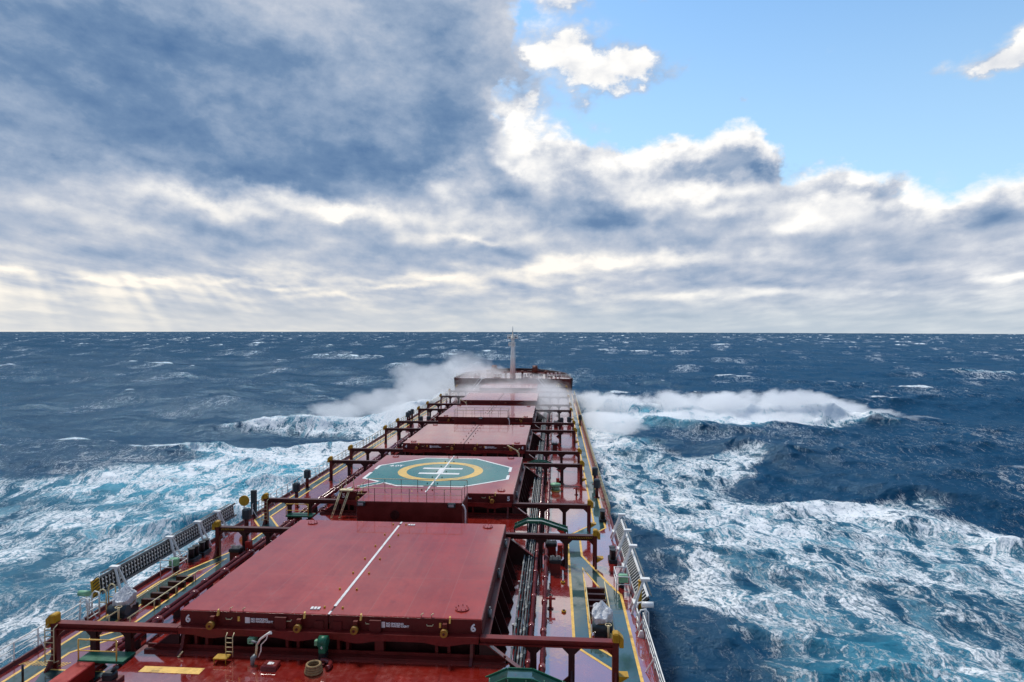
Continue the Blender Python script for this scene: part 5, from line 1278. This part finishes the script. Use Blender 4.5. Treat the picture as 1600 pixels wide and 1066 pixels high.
# hydrant and pale kit on the break of the forecastle, starboard
t = thing("hose_reel", "yellowish hose reel on the forecastle bulkhead, right side", "hose reel", (12.0, FC - 0.45, 0.4)); MB().ring((0, 0, 1.4), 0.6, 0.12, 'y', 16).build("reel", M["line"], t); MB().box(-0.2, 0.2, 0.0, 0.25, 0, 2.2).build("bracket", M["cream"], t)
# ---------------------------------------------------------------- spray thrown up by the bow (thin cloud of droplets)
def spray(name, blobs, dens, scale, aniso=0.3, seed=0.0, rise=0.5):
    """one closed shell round a chain of puffs; droplets thin out towards its edge"""
    bm = bmesh.new()
    for c, r in blobs:
        q = bmesh.ops.create_icosphere(bm, subdivisions=2, radius=1.0)
        for v in q['verts']: v.co = Vector((v.co.x * r[0] + c[0], v.co.y * r[1] + c[1], v.co.z * r[2] + c[2]))
    me = bpy.data.meshes.new(name); bm.to_mesh(me); bm.free()
    o = bpy.data.objects.new(name, me); COL.objects.link(o); o["kind"] = "stuff"; o["label"] = "white spray drifting from the bow wave"
    md = o.modifiers.new("merge", 'REMESH'); md.mode = 'VOXEL'; md.voxel_size = 0.8
    dg = bpy.context.evaluated_depsgraph_get(); me2 = bpy.data.meshes.new_from_object(o.evaluated_get(dg)); o.modifiers.clear(); o.data = me2
    mt = bpy.data.materials.new(name + "_droplets"); mt.use_nodes = True; t = mt.node_tree; t.nodes.clear()
    g = t.nodes.new('ShaderNodeNewGeometry'); pos = S(t, g.outputs['Position']); x, y, z = nsep(t, pos)
    n = nnoise(t, nvec(t, x + seed, y * 0.8 + z * rise, z), scale, 5, 0.62, '3D', 0.4)
    n2 = nnoise(t, nvec(t, x + seed, y, z * 1.3), scale * 0.35, 2, 0.5)
    n3 = nnoise(t, nvec(t, x + seed, y * 0.5 + z * rise, z * 1.2), scale * 4.5, 4, 0.65)
    acc = None                                      # how deep inside the puffs
    for c, r in blobs:
        dx, dy, dz = (x - c[0]) * (1 / r[0]), (y - c[1]) * (1 / r[1]), (z - c[2]) * (1 / r[2])
        e = (1.0 - (dx * dx + dy * dy + dz * dz)).max(0.0)
        acc = e if acc is None else acc.max(e)
    d = (acc * 1.35 + (n - 0.5) * 2.6 + (n2 - 0.5) * 1.0 + (n3 - 0.5) * 1.1 - 0.35).step(0.0, 0.8) * acc.step(0.0, 0.3) * dens
    v = t.nodes.new('ShaderNodeVolumePrincipled'); v.inputs['Color'].default_value = (0.985, 0.99, 1.0, 1); v.inputs['Anisotropy'].default_value = aniso
    t.links.new(d.s, v.inputs['Density'])
    out = t.nodes.new('ShaderNodeOutputMaterial'); t.links.new(v.outputs[0], out.inputs['Volume'])
    me2.materials.clear(); me2.materials.append(mt)
    return o
spray("bow_spray", [((20, 172, -3.0), (9, 9, 4.0)), ((29, 165, -2.6), (12, 8, 4.0)), ((40, 161, -1.9), (12, 7, 4.7)), ((52, 160, -2.2), (12, 6.5, 4.3)), ((63, 160, -1.7), (12, 6, 4.8)), ((72, 160, -1.6), (9, 5, 4.6)), ((79, 160, -2.6), (9, 4.5, 3.2)), ((88, 158.8, -3.6), (9, 3.5, 1.9)), ((97, 157.3, -4.3), (8, 3, 1.1)),
                    ((24, 146, -4.6), (10, 20, 2.4)), ((42, 152, -4.2), (18, 9, 2.6)), ((64, 154, -4.2), (16, 6, 2.4))], 0.55, 0.13, seed=4, rise=1.1)
spray("bow_spray", [((-19, 176, -0.5), (6.5, 8, 6.6)), ((-25, 168, -1.5), (10, 9, 5.8)), ((-33, 159, -2.4), (11, 9, 4.8)), ((-42, 150, -3.2), (10, 7, 3.4)), ((-24, 150, -3.4), (9, 14, 3.2)), ((-18, 184, 2.5), (7, 8, 7.0)), ((-28, 184, 1.5), (13, 9, 7.0))], 0.14, 0.12, seed=31, rise=0.9)
spray("deck_mist", [((-9, 172, 3.6), (10, 13, 4.8)), ((4, 163, 2.2), (13, 12, 3.8)), ((-2, 146, 1.8), (16, 20, 3.6)), ((9, 138, 1.8), (9, 30, 3.4)), ((-15, 186, 6.0), (9, 8, 6.0))], 0.085, 0.11, seed=77)
